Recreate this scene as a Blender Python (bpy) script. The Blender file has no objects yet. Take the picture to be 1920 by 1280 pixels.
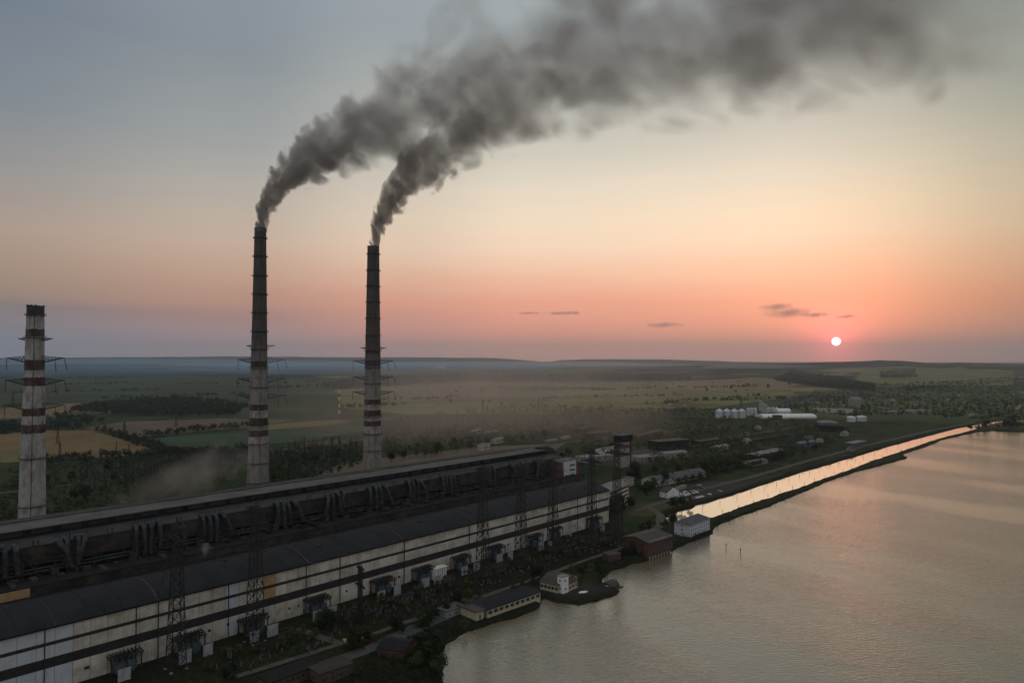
import bpy, bmesh, math, random
import numpy as np
from mathutils import Vector, Matrix

random.seed(7)
rng = np.random.default_rng(7)
SC = bpy.context.scene
COL = SC.collection
R = math.radians

# ------------------------------------------------------------------ camera
CAM_H, FPX, HORIZON = 126.0, 1280.0, 672.0            # height, focal length and eye level in photo pixels (1920x1280)
PITCH = math.atan((HORIZON - 640) / FPX)
cam_d = bpy.data.cameras.new('camera')
cam = bpy.data.objects.new('camera', cam_d)
COL.objects.link(cam)
cam_d.sensor_width = 36.0
cam_d.lens = 36.0 * FPX / 1920.0
cam_d.clip_start, cam_d.clip_end = 1.0, 120000.0
cam.location = (0, 0, CAM_H)
cam.rotation_euler = (math.pi / 2 + PITCH, 0, 0)
SC.camera = cam
SC.render.engine = 'CYCLES'
SC.view_settings.view_transform = 'Standard'
SC.view_settings.look = 'None'
SC.view_settings.exposure = 0.0
SC.view_settings.gamma = 1.0
SC.cycles.use_denoising = True
SC.cycles.adaptive_threshold = 0.02
SC.cycles.max_bounces = 6
SC.cycles.volume_bounces = 0
SC.cycles.diffuse_bounces = 2
SC.cycles.transparent_max_bounces = 16

SUN_AZ, SUN_EL = math.atan((1568 - 960) / FPX), math.atan(32 / math.hypot(FPX, 608))
SUN_DIR = Vector((math.sin(SUN_AZ) * math.cos(SUN_EL), math.cos(SUN_AZ) * math.cos(SUN_EL), math.sin(SUN_EL)))

# ------------------------------------------------------------------ node helper
def srgb(*c):
    if len(c) == 1: c = c[0]
    f = lambda v: (v / 255) / 12.92 if v <= 10.3 else ((v / 255 + 0.055) / 1.055) ** 2.4
    return tuple(f(v) for v in c[:3]) + (1.0,)

class NT:
    """tiny wrapper to write node trees as expressions"""
    def __init__(s, tree):
        s.t = tree; tree.nodes.clear()
    def n(s, kind, **kw):
        nd = s.t.nodes.new(kind)
        for k, v in kw.items(): setattr(nd, k, v)
        return nd
    def put(s, sock, v):
        if hasattr(v, 'is_output'): s.t.links.new(v, sock)
        elif v is not None: sock.default_value = v
    def m(s, op, a, b=None, c=None, clamp=False):
        nd = s.n('ShaderNodeMath', operation=op, use_clamp=clamp)
        for i, v in enumerate((a, b, c)):
            if v is not None: s.put(nd.inputs[i], v)
        return nd.outputs[0]
    def v(s, op, a, b=None, scale=None):
        nd = s.n('ShaderNodeVectorMath', operation=op)
        s.put(nd.inputs[0], a)
        if b is not None: s.put(nd.inputs[1], b)
        if scale is not None: s.put(nd.inputs['Scale'], scale)
        return nd.outputs['Value'] if op in ('DOT_PRODUCT', 'LENGTH', 'DISTANCE') else nd.outputs[0]
    def sep(s, a):
        nd = s.n('ShaderNodeSeparateXYZ'); s.put(nd.inputs[0], a); return nd.outputs
    def comb(s, x, y, z):
        nd = s.n('ShaderNodeCombineXYZ')
        for i, q in enumerate((x, y, z)): s.put(nd.inputs[i], q)
        return nd.outputs[0]
    def noise(s, vec, scale, detail=3, rough=0.5, out=0, dist=0.0):
        nd = s.n('ShaderNodeTexNoise')
        if vec is not None: s.put(nd.inputs['Vector'], vec)
        nd.inputs['Scale'].default_value = scale; nd.inputs['Detail'].default_value = detail
        nd.inputs['Roughness'].default_value = rough; nd.inputs['Distortion'].default_value = dist
        return nd.outputs[out]
    def ramp(s, fac, stops, interp='LINEAR'):
        nd = s.n('ShaderNodeValToRGB'); cr = nd.color_ramp; cr.interpolation = interp
        while len(cr.elements) < len(stops): cr.elements.new(0.5)
        for e, (p, c) in zip(cr.elements, stops):
            e.position = p; e.color = c if len(c) == 4 else tuple(c) + (1,)
        s.put(nd.inputs[0], fac); return nd.outputs[0]
    def mix(s, fac, a, b, mode='MIX'):
        nd = s.n('ShaderNodeMix', data_type='RGBA', blend_type=mode)
        s.put(nd.inputs['Factor'], fac); s.put(nd.inputs[6], a); s.put(nd.inputs[7], b)
        return nd.outputs[2]
    def mrange(s, v, a, b, c=0.0, d=1.0, smooth=True):
        nd = s.n('ShaderNodeMapRange', interpolation_type='SMOOTHSTEP' if smooth else 'LINEAR')
        for i, q in enumerate((v, a, b, c, d)): s.put(nd.inputs[i], q)
        return nd.outputs[0]

# ------------------------------------------------------------------ sky
world = bpy.data.worlds.new('World'); SC.world = world; world.use_nodes = True
k = NT(world.node_tree)
tc = k.n('ShaderNodeTexCoord')
d_ = k.v('NORMALIZE', tc.outputs['Generated'])
dx, dy, dz = k.sep(d_)
el = k.m('MULTIPLY', k.m('ARCSINE', dz), 180 / math.pi)                    # degrees above the horizon
az = k.m('MULTIPLY', k.m('ARCTAN2', dx, dy), 180 / math.pi)                # degrees right of +Y
wob = k.noise(k.comb(k.m('MULTIPLY', az, 0.02), k.m('MULTIPLY', el, 0.28), 0.0), 3.0, 4, 0.55)
el2 = k.m('ADD', el, k.m('MULTIPLY', k.m('SUBTRACT', wob, 0.5), 1.6))
fac = k.m('DIVIDE', k.m('MAXIMUM', el2, 0.0), 60.0, clamp=True)
WARM = [(0, (244, 176, 148)), (1.3, (248, 167, 140)), (2.6, (253, 166, 140)), (4.7, (253, 172, 144)), (7.2, (255, 203, 172)), (9.2, (255, 222, 194)),
        (11.3, (250, 227, 198)), (14.1, (234, 221, 200)), (17.2, (208, 204, 190)), (21, (188, 188, 178)), (26.2, (162, 170, 172)), (40, (172, 178, 184)), (60, (186, 190, 196))]
COOL = [(0, (160, 170, 188)), (1.2, (150, 156, 170)), (2.6, (140, 134, 140)), (3.6, (134, 122, 124)), (4.3, (160, 136, 121)), (6.3, (172, 146, 127)),
        (8.8, (178, 156, 140)), (12.3, (154, 149, 146)), (16.8, (128, 136, 143)), (23.2, (112, 124, 138)), (40, (158, 166, 176)), (60, (186, 190, 196))]
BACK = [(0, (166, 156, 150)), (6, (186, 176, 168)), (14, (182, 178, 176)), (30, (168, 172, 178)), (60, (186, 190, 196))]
st = lambda L: [(e / 60.0, srgb(c)) for e, c in L]
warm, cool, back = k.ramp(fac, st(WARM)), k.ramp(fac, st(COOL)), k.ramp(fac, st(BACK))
azd = k.m('ABSOLUTE', k.m('SUBTRACT', az, 15.0))                           # away from the brightest part of the sunset
w_cool = k.ramp(k.m('DIVIDE', azd, 60.0, clamp=True), [(0.0, (0, 0, 0)), (0.22, (0.02,) * 3), (0.42, (0.32,) * 3), (0.62, (0.72,) * 3), (0.9, (1, 1, 1))], 'EASE')
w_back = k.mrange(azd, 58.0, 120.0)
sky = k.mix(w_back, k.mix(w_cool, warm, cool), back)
sky = k.mix(k.m('MULTIPLY', k.mrange(az, 20.0, 38.0), k.mrange(az, 75.0, 50.0)), sky, k.mix(1.0, sky, (0.70, 0.74, 0.70, 1), 'MULTIPLY'))
# veiled red sun and its glow
cosang = k.v('DOT_PRODUCT', d_, tuple(SUN_DIR))
ang = k.m('MULTIPLY', k.m('ARCCOSINE', k.m('MINIMUM', cosang, 1.0)), 180 / math.pi)
glow = k.m('EXPONENT', k.m('MULTIPLY', ang, -0.62))
sky = k.mix(1.0, sky, k.mix(glow, (0, 0, 0, 1), (2.3, 0.26, 0.32, 1)), 'ADD')
halo = k.m('EXPONENT', k.m('MULTIPLY', ang, -0.16))
sky = k.mix(1.0, sky, k.mix(halo, (0, 0, 0, 1), (0.11, 0.034, 0.014, 1)), 'ADD')
disc = k.mrange(ang, 0.37, 0.24)
sky = k.mix(disc, sky, (9.0, 5.4, 5.2, 1))
nish = k.n('ShaderNodeTexSky', sky_type='NISHITA', sun_disc=False, sun_elevation=SUN_EL, sun_rotation=SUN_AZ, dust_density=3.0)
sky = k.mix(1.0, sky, k.mix(1.0, nish.outputs[0], (0.02, 0.02, 0.02, 1), 'MULTIPLY'), 'ADD')
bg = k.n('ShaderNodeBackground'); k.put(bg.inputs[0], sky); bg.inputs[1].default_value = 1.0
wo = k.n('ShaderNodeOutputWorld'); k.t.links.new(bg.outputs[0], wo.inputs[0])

sun_d = bpy.data.lights.new('sun', 'SUN'); sun_d.energy = 0.035; sun_d.angle = R(5.0); sun_d.color = (1.0, 0.42, 0.24)
sun = bpy.data.objects.new('sun', sun_d); COL.objects.link(sun)
sun.rotation_euler = SUN_DIR.to_track_quat('Z', 'Y').to_euler()

# ------------------------------------------------------------------ pixel of the photograph -> place
def ray(px, py):
    x, u = (px - 960) / FPX, (640 - py) / FPX
    c, s = math.cos(PITCH), math.sin(PITCH)
    return Vector((x, c - u * s, s + u * c))
def G(px, py, z=0.0):
    d = ray(px, py); t = (z - CAM_H) / d.z
    return Vector((d.x * t, d.y * t, z))
def atY(px, py, y):
    d = ray(px, py); t = y / d.y
    return Vector((d.x * t, y, CAM_H + d.z * t))
def pxw(depth): return depth / FPX                      # metres per photo pixel

# ------------------------------------------------------------------ objects
def tag(o, label=None, cat=None, group=None, kind=None):
    if label: o['label'] = label
    if cat: o['category'] = cat
    if group: o['group'] = group
    if kind: o['kind'] = kind
    return o
def empty(name, loc, rz=0.0, label=None, cat=None, group=None):
    o = bpy.data.objects.new(name, None); COL.objects.link(o)
    o.location = loc; o.rotation_euler = (0, 0, rz); o.empty_display_size = 0.5
    return tag(o, label, cat, group)
def kids(o):
    return [c for c in o.children]
def copy_tree(o, parent=None):
    c = o.copy(); COL.objects.link(c)
    if parent is not None: c.parent = parent; c.matrix_parent_inverse = o.matrix_parent_inverse
    for ch in o.children: copy_tree(ch, c)
    return c
def link(name, me, parent=None, mats=()):
    for m_ in mats: me.materials.append(m_)
    o = bpy.data.objects.new(name, me); COL.objects.link(o)
    if parent is not None: o.parent = parent
    return o

class MB:
    """collects shapes, builds ONE mesh object"""
    def __init__(s): s.v = []; s.f = []; s.mi = []; s.cur = 0
    def add(s, vs, fs):
        b = len(s.v); s.v += [tuple(q) for q in vs]; s.f += [tuple(i + b for i in f) for f in fs]; s.mi += [s.cur] * len(fs); return s
    def box(s, x0, y0, z0, x1, y1, z1):
        return s.add([(x0, y0, z0), (x1, y0, z0), (x1, y1, z0), (x0, y1, z0), (x0, y0, z1), (x1, y0, z1), (x1, y1, z1), (x0, y1, z1)],
                     [(0, 3, 2, 1), (4, 5, 6, 7), (0, 1, 5, 4), (1, 2, 6, 5), (2, 3, 7, 6), (3, 0, 4, 7)])
    def bar(s, a, b, w, h=None):
        a, b = Vector(a), Vector(b); h = h or w; d = (b - a)
        if d.length < 1e-6: return s
        d.normalize(); up = Vector((0, 0, 1)) if abs(d.z) < 0.95 else Vector((1, 0, 0))
        r = d.cross(up).normalized() * w / 2; q = r.cross(d).normalized() * h / 2
        vs = [a - r - q, a + r - q, a + r + q, a - r + q, b - r - q, b + r - q, b + r + q, b - r + q]
        return s.add(vs, [(0, 1, 2, 3), (7, 6, 5, 4), (0, 4, 5, 1), (1, 5, 6, 2), (2, 6, 7, 3), (3, 7, 4, 0)])
    def lathe(s, prof, seg=24, cx=0, cy=0, cap=True):
        b = len(s.v); n = len(prof)
        vs = [(cx + r * math.cos(2 * math.pi * i / seg), cy + r * math.sin(2 * math.pi * i / seg), z) for (r, z) in prof for i in range(seg)]
        fs = [(j * seg + i, j * seg + (i + 1) % seg, (j + 1) * seg + (i + 1) % seg, (j + 1) * seg + i) for j in range(n - 1) for i in range(seg)]
        if cap: fs += [tuple(range(seg))[::-1], tuple((n - 1) * seg + i for i in range(seg))]
        return s.add(vs, fs)
    def tube(s, pts, r, seg=8):
        pts = [Vector(p) for p in pts]; vs = []; rr = r if isinstance(r, (list, tuple)) else [r] * len(pts)
        prev = None
        for i, p in enumerate(pts):
            d = (pts[min(i + 1, len(pts) - 1)] - pts[max(i - 1, 0)]).normalized()
            up = prev if prev is not None else (Vector((0, 0, 1)) if abs(d.z) < 0.9 else Vector((1, 0, 0)))
            x = d.cross(up).normalized(); y = x.cross(d).normalized(); prev = y
            vs += [p + (x * math.cos(2 * math.pi * k_ / seg) + y * math.sin(2 * math.pi * k_ / seg)) * rr[i] for k_ in range(seg)]
        n = len(pts)
        fs = [(j * seg + i, j * seg + (i + 1) % seg, (j + 1) * seg + (i + 1) % seg, (j + 1) * seg + i) for j in range(n - 1) for i in range(seg)]
        fs += [tuple(range(seg))[::-1], tuple((n - 1) * seg + i for i in range(seg))]
        return s.add(vs, fs)
    def prism(s, poly, y0, y1):
        """polygon in x,z swept along y"""
        n = len(poly)
        vs = [(x, y0, z) for x, z in poly] + [(x, y1, z) for x, z in poly]
        return s.add(vs, [tuple(range(n)), tuple(range(n, 2 * n))[::-1]] + [(i, i + n, (i + 1) % n + n, (i + 1) % n) for i in range(n)])
    def build(s, name, mats, parent=None, smooth=False):
        me = bpy.data.meshes.new(name); me.from_pydata(s.v, [], s.f)
        mats = mats if isinstance(mats, (list, tuple)) else [mats]
        for m_ in mats: me.materials.append(m_)
        if len(mats) > 1: me.polygons.foreach_set('material_index', s.mi)
        if smooth: me.polygons.foreach_set('use_smooth', [True] * len(me.polygons))
        bm = bmesh.new(); bm.from_mesh(me); bmesh.ops.recalc_face_normals(bm, faces=bm.faces); bm.to_mesh(me); bm.free()
        me.update()
        return link(name, me, parent)

# ------------------------------------------------------------------ materials
def mat(name, col, rough=0.8, var=0.25, scale=0.3, col2=None, metal=0.0, spec=0.3, streak=0.0, bump=0.0):
    """procedural surface: base colour with noise wear; STREAK adds vertical run-off stains"""
    m_ = bpy.data.materials.new(name); m_.use_nodes = True; q = NT(m_.node_tree)
    co = q.n('ShaderNodeNewGeometry').outputs['Position']
    c1 = tuple(col) + (1,); c2 = (tuple(col2) if col2 else tuple(v_ * (1 - var) for v_ in col)) + (1,)
    f = q.mrange(q.noise(co, scale, 6, 0.62), 0.35, 0.68)
    c = q.mix(f, c1, c2)
    if streak:
        x, y, z = q.sep(co)
        g = q.noise(q.comb(q.m('MULTIPLY', x, 1.1), q.m('MULTIPLY', y, 1.1), q.m('MULTIPLY', z, 0.06)), 1.0, 4, 0.6)
        c = q.mix(q.m('MULTIPLY', q.mrange(g, 0.5, 0.72), streak), c, tuple(v_ * 0.35 for v_ in col) + (1,))
    b = q.n('ShaderNodeBsdfPrincipled'); q.put(b.inputs['Base Color'], c)
    b.inputs['Roughness'].default_value = rough; b.inputs['Metallic'].default_value = metal; b.inputs['Specular IOR Level'].default_value = spec
    if bump:
        bp = q.n('ShaderNodeBump'); bp.inputs['Strength'].default_value = bump; q.put(bp.inputs['Height'], q.noise(co, scale * 6, 4)); q.t.links.new(bp.outputs[0], b.inputs['Normal'])
    o = q.n('ShaderNodeOutputMaterial'); q.t.links.new(b.outputs[0], o.inputs[0])
    return m_
# ------------------------------------------------------------------ land and water
WATER_Z = -2.0
LAKE_PX = [(800, 1560), (828, 1340), (835, 1262), (833, 1225), (838, 1207), (860, 1192), (880, 1182), (900, 1176), (960, 1160), (1014, 1138), (1020, 1124), (1040, 1130),
           (1086, 1134), (1120, 1127), (1150, 1118), (1161, 1107), (1150, 1100), (1128, 1098), (1126, 1086), (1150, 1070), (1186, 1058), (1208, 1055), (1235, 1044), (1265, 1030), (1292, 1016),
           (1330, 1006), (1344, 988), (1360, 978), (1390, 968), (1440, 950), (1500, 925), (1550, 904), (1600, 886), (1640, 876), (1698, 860), (1702, 857), (1692, 852),
           (1740, 836), (1770, 824), (1806, 816), (1832, 810), (1862, 808), (1920, 810), (2060, 812), (2400, 822)]
CANAL_PX = [(1242, 974), (1257, 964), (1280, 957), (1299, 953), (1303, 948), (1338, 938), (1374, 928), (1440, 906), (1497, 887), (1557, 870), (1613, 853), (1680, 833),
            (1747, 815), (1797, 802), (1847, 792), (1883, 788), (1880, 792), (1847, 798), (1820, 807), (1783, 816), (1743, 827), (1707, 840), (1667, 853),
            (1633, 864), (1612, 873), (1575, 886), (1527, 903), (1480, 920), (1440, 933), (1380, 953), (1333, 971), (1300, 980), (1275, 984)]
P2 = lambda L, z=0.0: np.array([G(x, y, z)[:2] for x, y in L])
lake_poly = np.vstack([P2(LAKE_PX, WATER_Z), [[2600, 900], [3200, 200], [2600, -900], [200, -900], [-40, 60]]])
canal_poly = P2(CANAL_PX, WATER_Z)

def inside(poly, x, y):
    r = np.zeros(x.shape, bool); n_ = len(poly)
    bb = (x >= poly[:, 0].min()) & (x <= poly[:, 0].max()) & (y >= poly[:, 1].min()) & (y <= poly[:, 1].max())
    xs, ys = x[bb], y[bb]; q = np.zeros(xs.shape, bool)
    for i in range(n_):
        (x0, y0), (x1, y1) = poly[i], poly[(i + 1) % n_]
        if y0 == y1: continue
        c = ((y0 > ys) != (y1 > ys)) & (xs < (x1 - x0) * (ys - y0) / (y1 - y0) + x0)
        q ^= c
    r[bb] = q
    return r
def sdist(poly, x, y, reach):
    """signed distance, negative inside, only exact near the outline"""
    d = np.full(x.shape, 1e9); n_ = len(poly)
    lo, hi = poly.min(0) - reach, poly.max(0) + reach
    near = (x > lo[0]) & (x < hi[0]) & (y > lo[1]) & (y < hi[1])
    xs, ys = x[near], y[near]; dd = np.full(xs.shape, 1e9)
    for i in range(n_):
        a, b = poly[i], poly[(i + 1) % n_]; e = b - a; L = (e @ e) + 1e-9
        t = np.clip(((xs - a[0]) * e[0] + (ys - a[1]) * e[1]) / L, 0, 1)
        dd = np.minimum(dd, np.hypot(xs - a[0] - t * e[0], ys - a[1] - t * e[1]))
    d[near] = dd
    return np.where(inside(poly, x, y), -d, d)

# value noise for the land itself
_tab = rng.random((256, 256))
def vnoise(x, y):
    xi, yi = np.floor(x).astype(int), np.floor(y).astype(int); fx, fy = x - xi, y - yi
    fx, fy = fx * fx * (3 - 2 * fx), fy * fy * (3 - 2 * fy)
    g = lambda i, j: _tab[i & 255, j & 255]
    return (g(xi, yi) * (1 - fx) + g(xi + 1, yi) * fx) * (1 - fy) + (g(xi, yi + 1) * (1 - fx) + g(xi + 1, yi + 1) * fx) * fy
def fbm(x, y, o=4):
    s_, a = 0.0, 0.5
    for i in range(o): s_ = s_ + a * vnoise(x * 2 ** i + 17 * i, y * 2 ** i + 31 * i); a *= 0.5
    return s_ / (1 - 0.5 ** o)

# ridges on the horizon: (distance, depth in front, depth behind, crest as photo pixels)
RIDGES = [(17000, 2600, 3500, [(-900, 671), (0, 671), (130, 670), (330, 669), (480, 668), (640, 669), (800, 669.5), (920, 671), (985, 675), (1025, 679), (1050, 675), (1100, 673), (1250, 674), (1330, 676), (1440, 680), (1600, 683), (3000, 684)]),
          (9200, 1500, 2500, [(-900, 683), (0, 683), (150, 682), (220, 683), (290, 682), (360, 685), (430, 689), (560, 693), (700, 692), (1200, 690), (1285, 687), (1430, 681.5), (1500, 680), (1560, 678), (1610, 677), (1650, 674.5), (1690, 676), (1730, 679.5), (1760, 681.5), (1795, 680), (1860, 681), (1920, 683), (3000, 684)]),
          (6600, 900, 1500, [(-900, 700), (300, 700), (600, 697), (900, 695), (1270, 694), (1300, 692), (1450, 690), (1600, 688), (1700, 688), (1800, 693), (3000, 693)])]
def height(x, y):
    r = np.hypot(x, y); px = 960 + FPX * np.tan(np.clip(np.arctan2(x, np.maximum(y, 1e-3)), -1.2, 1.2)); z = np.zeros(x.shape)
    front = y > 200
    for (D, sf, sb, prof) in RIDGES:
        pp = np.array(prof, float)
        yp = np.interp(px, pp[:, 0], pp[:, 1]) + (fbm(px * 0.02 + D, px * 0 + 3.3, 5) - 0.5) * 2.0
        depth = D / np.sqrt(1 + ((px - 960) / FPX) ** 2)
        h = np.maximum(CAM_H + (HORIZON - yp) * depth / FPX, 0)
        u = (r - D) / np.where(r < D, sf, sb)
        z = np.maximum(z, np.where(front, h * np.exp(-u * u), 0))
    z = z + np.where(r > 2500, (fbm(x / 900, y / 900, 3) - 0.5) * np.clip((r - 2500) / 3000, 0, 1) * 14, 0)
    return z

az_f = np.arange(-44, 44.01, 0.11); az_c = np.arange(48, 313, 4.0)
azs = np.radians(np.concatenate([az_f, az_c])); n_az = len(azs)
rs = np.geomspace(70, 27000, 900); n_r = len(rs)
RR, AA = np.meshgrid(rs, azs, indexing='ij')
gx, gy = RR * np.sin(AA), RR * np.cos(AA)
near = RR < 4000
sdl = np.minimum(sdist(lake_poly, gx, gy, 60), sdist(canal_poly, gx, gy, 60))
sdl = sdl + np.where(np.abs(sdl) < 80, (fbm(gx / 9, gy / 9, 3) - 0.5) * 4.0, 0)
gz = height(gx, gy)
gz = gz + np.where(RR < 3500, (fbm(gx / 30, gy / 30, 3) - 0.5) * 0.5, 0)
bank = np.clip(sdl / 7.0 + 0.35, -1, 0.4)
gz = np.where(sdl < 3.0, np.minimum(gz, 0) + (np.clip(sdl / 6.0, -1, 0.5) - 0.5) * 4.2 , gz)
_dl, _dc = sdist(lake_poly, gx, gy, 60), sdist(canal_poly, gx, gy, 60)
gz = np.where((_dl < 32) & (_dc < 32) & (gx > 180) & (sdl > 0), np.minimum(gz, -1.15), gz)
gz = np.where((sdl < 0) , np.minimum(gz, -2.0 + np.clip(sdl / 6, -1, 0) * 4), gz)

# land cover: bare colours of fields, meadows, earth
def P_in(L): return inside(P2(L), gx, gy)
cov = np.zeros(gx.shape + (3,))
n1, n2, n3 = fbm(gx / 60, gy / 60, 4), fbm(gx / 11 + 50, gy / 11, 4), fbm(gx / 260 + 9, gy / 260, 4)
def blend(a, b, t): return np.asarray(a) * (1 - t[..., None]) + np.asarray(b) * t[..., None]
GRASS, DRY, EARTH, DARKG = (0.030, 0.045, 0.018), (0.075, 0.070, 0.032), (0.085, 0.070, 0.052), (0.014, 0.022, 0.012)
cov[:] = blend(GRASS, DARKG, np.clip((n1 - 0.4) * 4, 0, 1))
cov[:] = blend(cov, DRY, np.clip((n2 - 0.55) * 3, 0, 0.6))
# far patchwork of fields
th = 0.35; fu, fv = (gx * math.cos(th) + gy * math.sin(th)), (-gx * math.sin(th) + gy * math.cos(th))
fv2 = fv + (fbm(gx / 800, gy / 800, 2) - 0.5) * 500
ci, cj = np.floor(fu / 620 + 0.6 * vnoise(fv2 / 900, fu * 0)).astype(int), np.floor(fv2 / 330).astype(int)
pick = _tab[(ci * 7 + 13) & 255, (cj * 11 + 5) & 255]
FIELD = np.array([(0.050, 0.082, 0.032), (0.085, 0.105, 0.045), (0.14, 0.13, 0.06), (0.034, 0.058, 0.026), (0.24, 0.18, 0.10), (0.10, 0.085, 0.058), (0.070, 0.100, 0.040), (0.040, 0.060, 0.026)])
patch = FIELD[(pick * 7.99).astype(int)] * (0.85 + 0.3 * n2[..., None])
cov = np.where((RR > 1500)[..., None], blend(cov, patch, np.clip((RR - 1500) / 300, 0, 1) * np.clip((n3 - 0.30) * 8, 0.2, 1)), cov)
wood = np.clip((fbm(gx / 700 + 3, gy / 420, 4) - 0.50) * 14, 0, 1) * np.clip((RR - 3200) / 800, 0, 1)
wood = np.maximum(wood, np.clip((RR - 13500) / 1500, 0, 0.9))
hill_r = (RR > 7600) & (np.degrees(AA) > 12) & (np.degrees(AA) < 60)
wood = np.where(hill_r, np.maximum(wood, np.clip((fbm(gx / 500, gy / 300 + 8, 3) - 0.36) * 8, 0, 1)), wood)
cov = blend(cov, (0.012, 0.018, 0.012), wood)
GREEN, WHEAT, TAN, PLOUGH, OLIVE = (0.044, 0.063, 0.036), (0.185, 0.128, 0.062), (0.20, 0.14, 0.08), (0.13, 0.10, 0.075), (0.145, 0.148, 0.062)
FIELDS = [(GREEN, [(-300, 716), (0, 712), (300, 708), (620, 712), (640, 764), (420, 762), (180, 750), (0, 758), (-300, 760)]),
          (OLIVE, [(640, 724), (860, 715), (1080, 712), (1290, 716), (1480, 728), (1500, 748), (1290, 770), (1000, 776), (760, 776), (640, 764)]),
          (GREEN, [(1290, 770), (1500, 742), (1640, 738), (1560, 752), (1490, 762), (1380, 768)]),
          ((0.22, 0.16, 0.095), [(1240, 716), (1420, 708), (1530, 716), (1420, 734), (1270, 728)]),
          (TAN, [(-60, 770), (110, 757), (172, 755), (174, 766), (110, 780), (-60, 786)]),
          (TAN, [(175, 768), (222, 768), (222, 773), (175, 773)]),
          (WHEAT, [(-120, 822), (85, 807), (170, 806), (232, 824), (296, 845), (262, 853), (120, 860), (70, 852), (-120, 838)]),
          (OLIVE, [(-120, 840), (66, 852), (110, 859), (20, 866), (-120, 870)]),
          (PLOUGH, [(158, 802), (230, 790), (425, 784), (560, 786), (480, 800), (400, 806), (290, 816), (262, 820), (180, 806)]),
          (GREEN, [(268, 824), (380, 812), (500, 806), (665, 792), (690, 806), (600, 822), (470, 836), (330, 846), (300, 843)]),
          (OLIVE, [(470, 800), (560, 790), (640, 786), (660, 792), (500, 806)]),
          (EARTH, [(560, 832), (610, 826), (860, 810), (780, 818), (700, 828), (620, 834)]),
          ((0.15, 0.115, 0.085), [(540, 915), (640, 868), (760, 852), (900, 838), (1060, 830), (1040, 845), (900, 872), (760, 894)]),
          (EARTH, [(1090, 850), (1200, 836), (1300, 834), (1310, 850), (1240, 868), (1120, 872)]),
          (DRY, [(1220, 968), (1160, 968), (1180, 945), (1240, 938), (1300, 935), (1250, 955)]),
          ((0.06, 0.055, 0.05), [(1248, 938), (1262, 916), (1325, 902), (1400, 900), (1480, 884), (1440, 902), (1370, 922), (1310, 942)]),
          (EARTH, [(1090, 770), (1200, 765), (1240, 772), (1160, 782)]),
          ((0.024, 0.023, 0.013), [(-200, 1400), (-100, 1270), (1143, 975), (1190, 1010), (1180, 1040), (1000, 1100), (860, 1170), (830, 1400)]),
          ((0.012, 0.018, 0.013), [(600, 724), (640, 713), (760, 706), (980, 702), (1290, 701), (1300, 712), (1090, 716), (860, 716), (700, 726), (620, 731)]),
          ((0.012, 0.018, 0.013), [(1450, 712), (1480, 700), (1560, 706), (1640, 722), (1640, 734), (1560, 728), (1500, 720)]),
          ((0.012, 0.018, 0.013), [(-300, 702), (0, 698), (200, 696), (420, 699), (600, 702), (590, 709), (330, 706), (100, 711), (-300, 714)]),
          ((0.015, 0.022, 0.014), [(860, 727), (1000, 724), (1140, 726), (1150, 730), (1000, 730)]),
          ((0.055, 0.052, 0.047), [(1013, 1112), (1046, 1110), (1090, 1096), (1165, 1094), (1175, 1110), (1120, 1140), (1010, 1140)]),
          (OLIVE, [(1620, 700), (1800, 696), (1900, 704), (1900, 722), (1700, 722), (1600, 712)])]
for c_, L in FIELDS:
    msk = P_in(L)
    stripe = 0.9 + 0.2 * fbm(fu / 60, fv / 4, 2) + 0.25 * (n1 - 0.5)
    sub_ = _tab[(np.floor(fu / 170 + 0.4 * vnoise(fv / 300, fu * 0)).astype(int) * 5 + 3) & 255, (np.floor(fv / 95).astype(int) * 3 + 1) & 255]
    vary = (0.62 + 0.76 * sub_) if c_ in (GREEN, OLIVE) else 0.85 + 0.3 * n1
    tint = np.stack([0.85 + 0.5 * (1 - sub_), np.ones(sub_.shape), 0.9 + 0.2 * sub_], -1) if c_ in (GREEN, OLIVE) else 1.0
    cov[msk] = (np.asarray(c_) * (stripe * vary)[..., None] * tint)[msk]
# banks: darker wet earth with weeds
cov = np.where((np.abs(sdl) < 9)[..., None], blend(cov, (0.022, 0.022, 0.014), np.clip(1.2 - np.abs(sdl) / 9, 0, 1)), cov)

nv = n_r * n_az
co = np.stack([gx, gy, gz], -1).reshape(-1, 3)
idx = np.arange(nv).reshape(n_r, n_az)
a_ = idx[:-1, :]; b_ = np.roll(idx, -1, 1)[:-1, :]; c_ = np.roll(idx, -1, 1)[1:, :]; e_ = idx[1:, :]
quads = np.stack([a_, e_, c_, b_], -1).reshape(-1, 4)
co = np.vstack([co, [[0, 0, -6]]])
fan = np.stack([np.full(n_az, nv), idx[0], np.roll(idx[0], -1)], -1)
me = bpy.data.meshes.new('ground')
me.vertices.add(len(co)); me.vertices.foreach_set('co', co.astype(np.float32).ravel())
nl = quads.size + fan.size
me.loops.add(nl); me.loops.foreach_set('vertex_index', np.concatenate([quads.ravel(), fan.ravel()]).astype(np.int32))
me.polygons.add(len(quads) + len(fan))
ls = np.concatenate([np.arange(len(quads)) * 4, quads.size + np.arange(len(fan)) * 3]).astype(np.int32)
me.polygons.foreach_set('loop_start', ls)
me.polygons.foreach_set('use_smooth', np.ones(len(ls), bool))
me.update(calc_edges=True)
at = me.color_attributes.new('land_cover', 'FLOAT_COLOR', 'POINT')
rgba = np.ones((len(co), 4), np.float32); rgba[:nv, :3] = cov.reshape(-1, 3); rgba[nv, :3] = GRASS
at.data.foreach_set('color', rgba.ravel())
m_ground = bpy.data.materials.new('ground_cover'); m_ground.use_nodes = True
q = NT(m_ground.node_tree)
pos = q.n('ShaderNodeNewGeometry').outputs['Position']
lc = q.n('ShaderNodeVertexColor', layer_name='land_cover').outputs[0]
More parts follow.
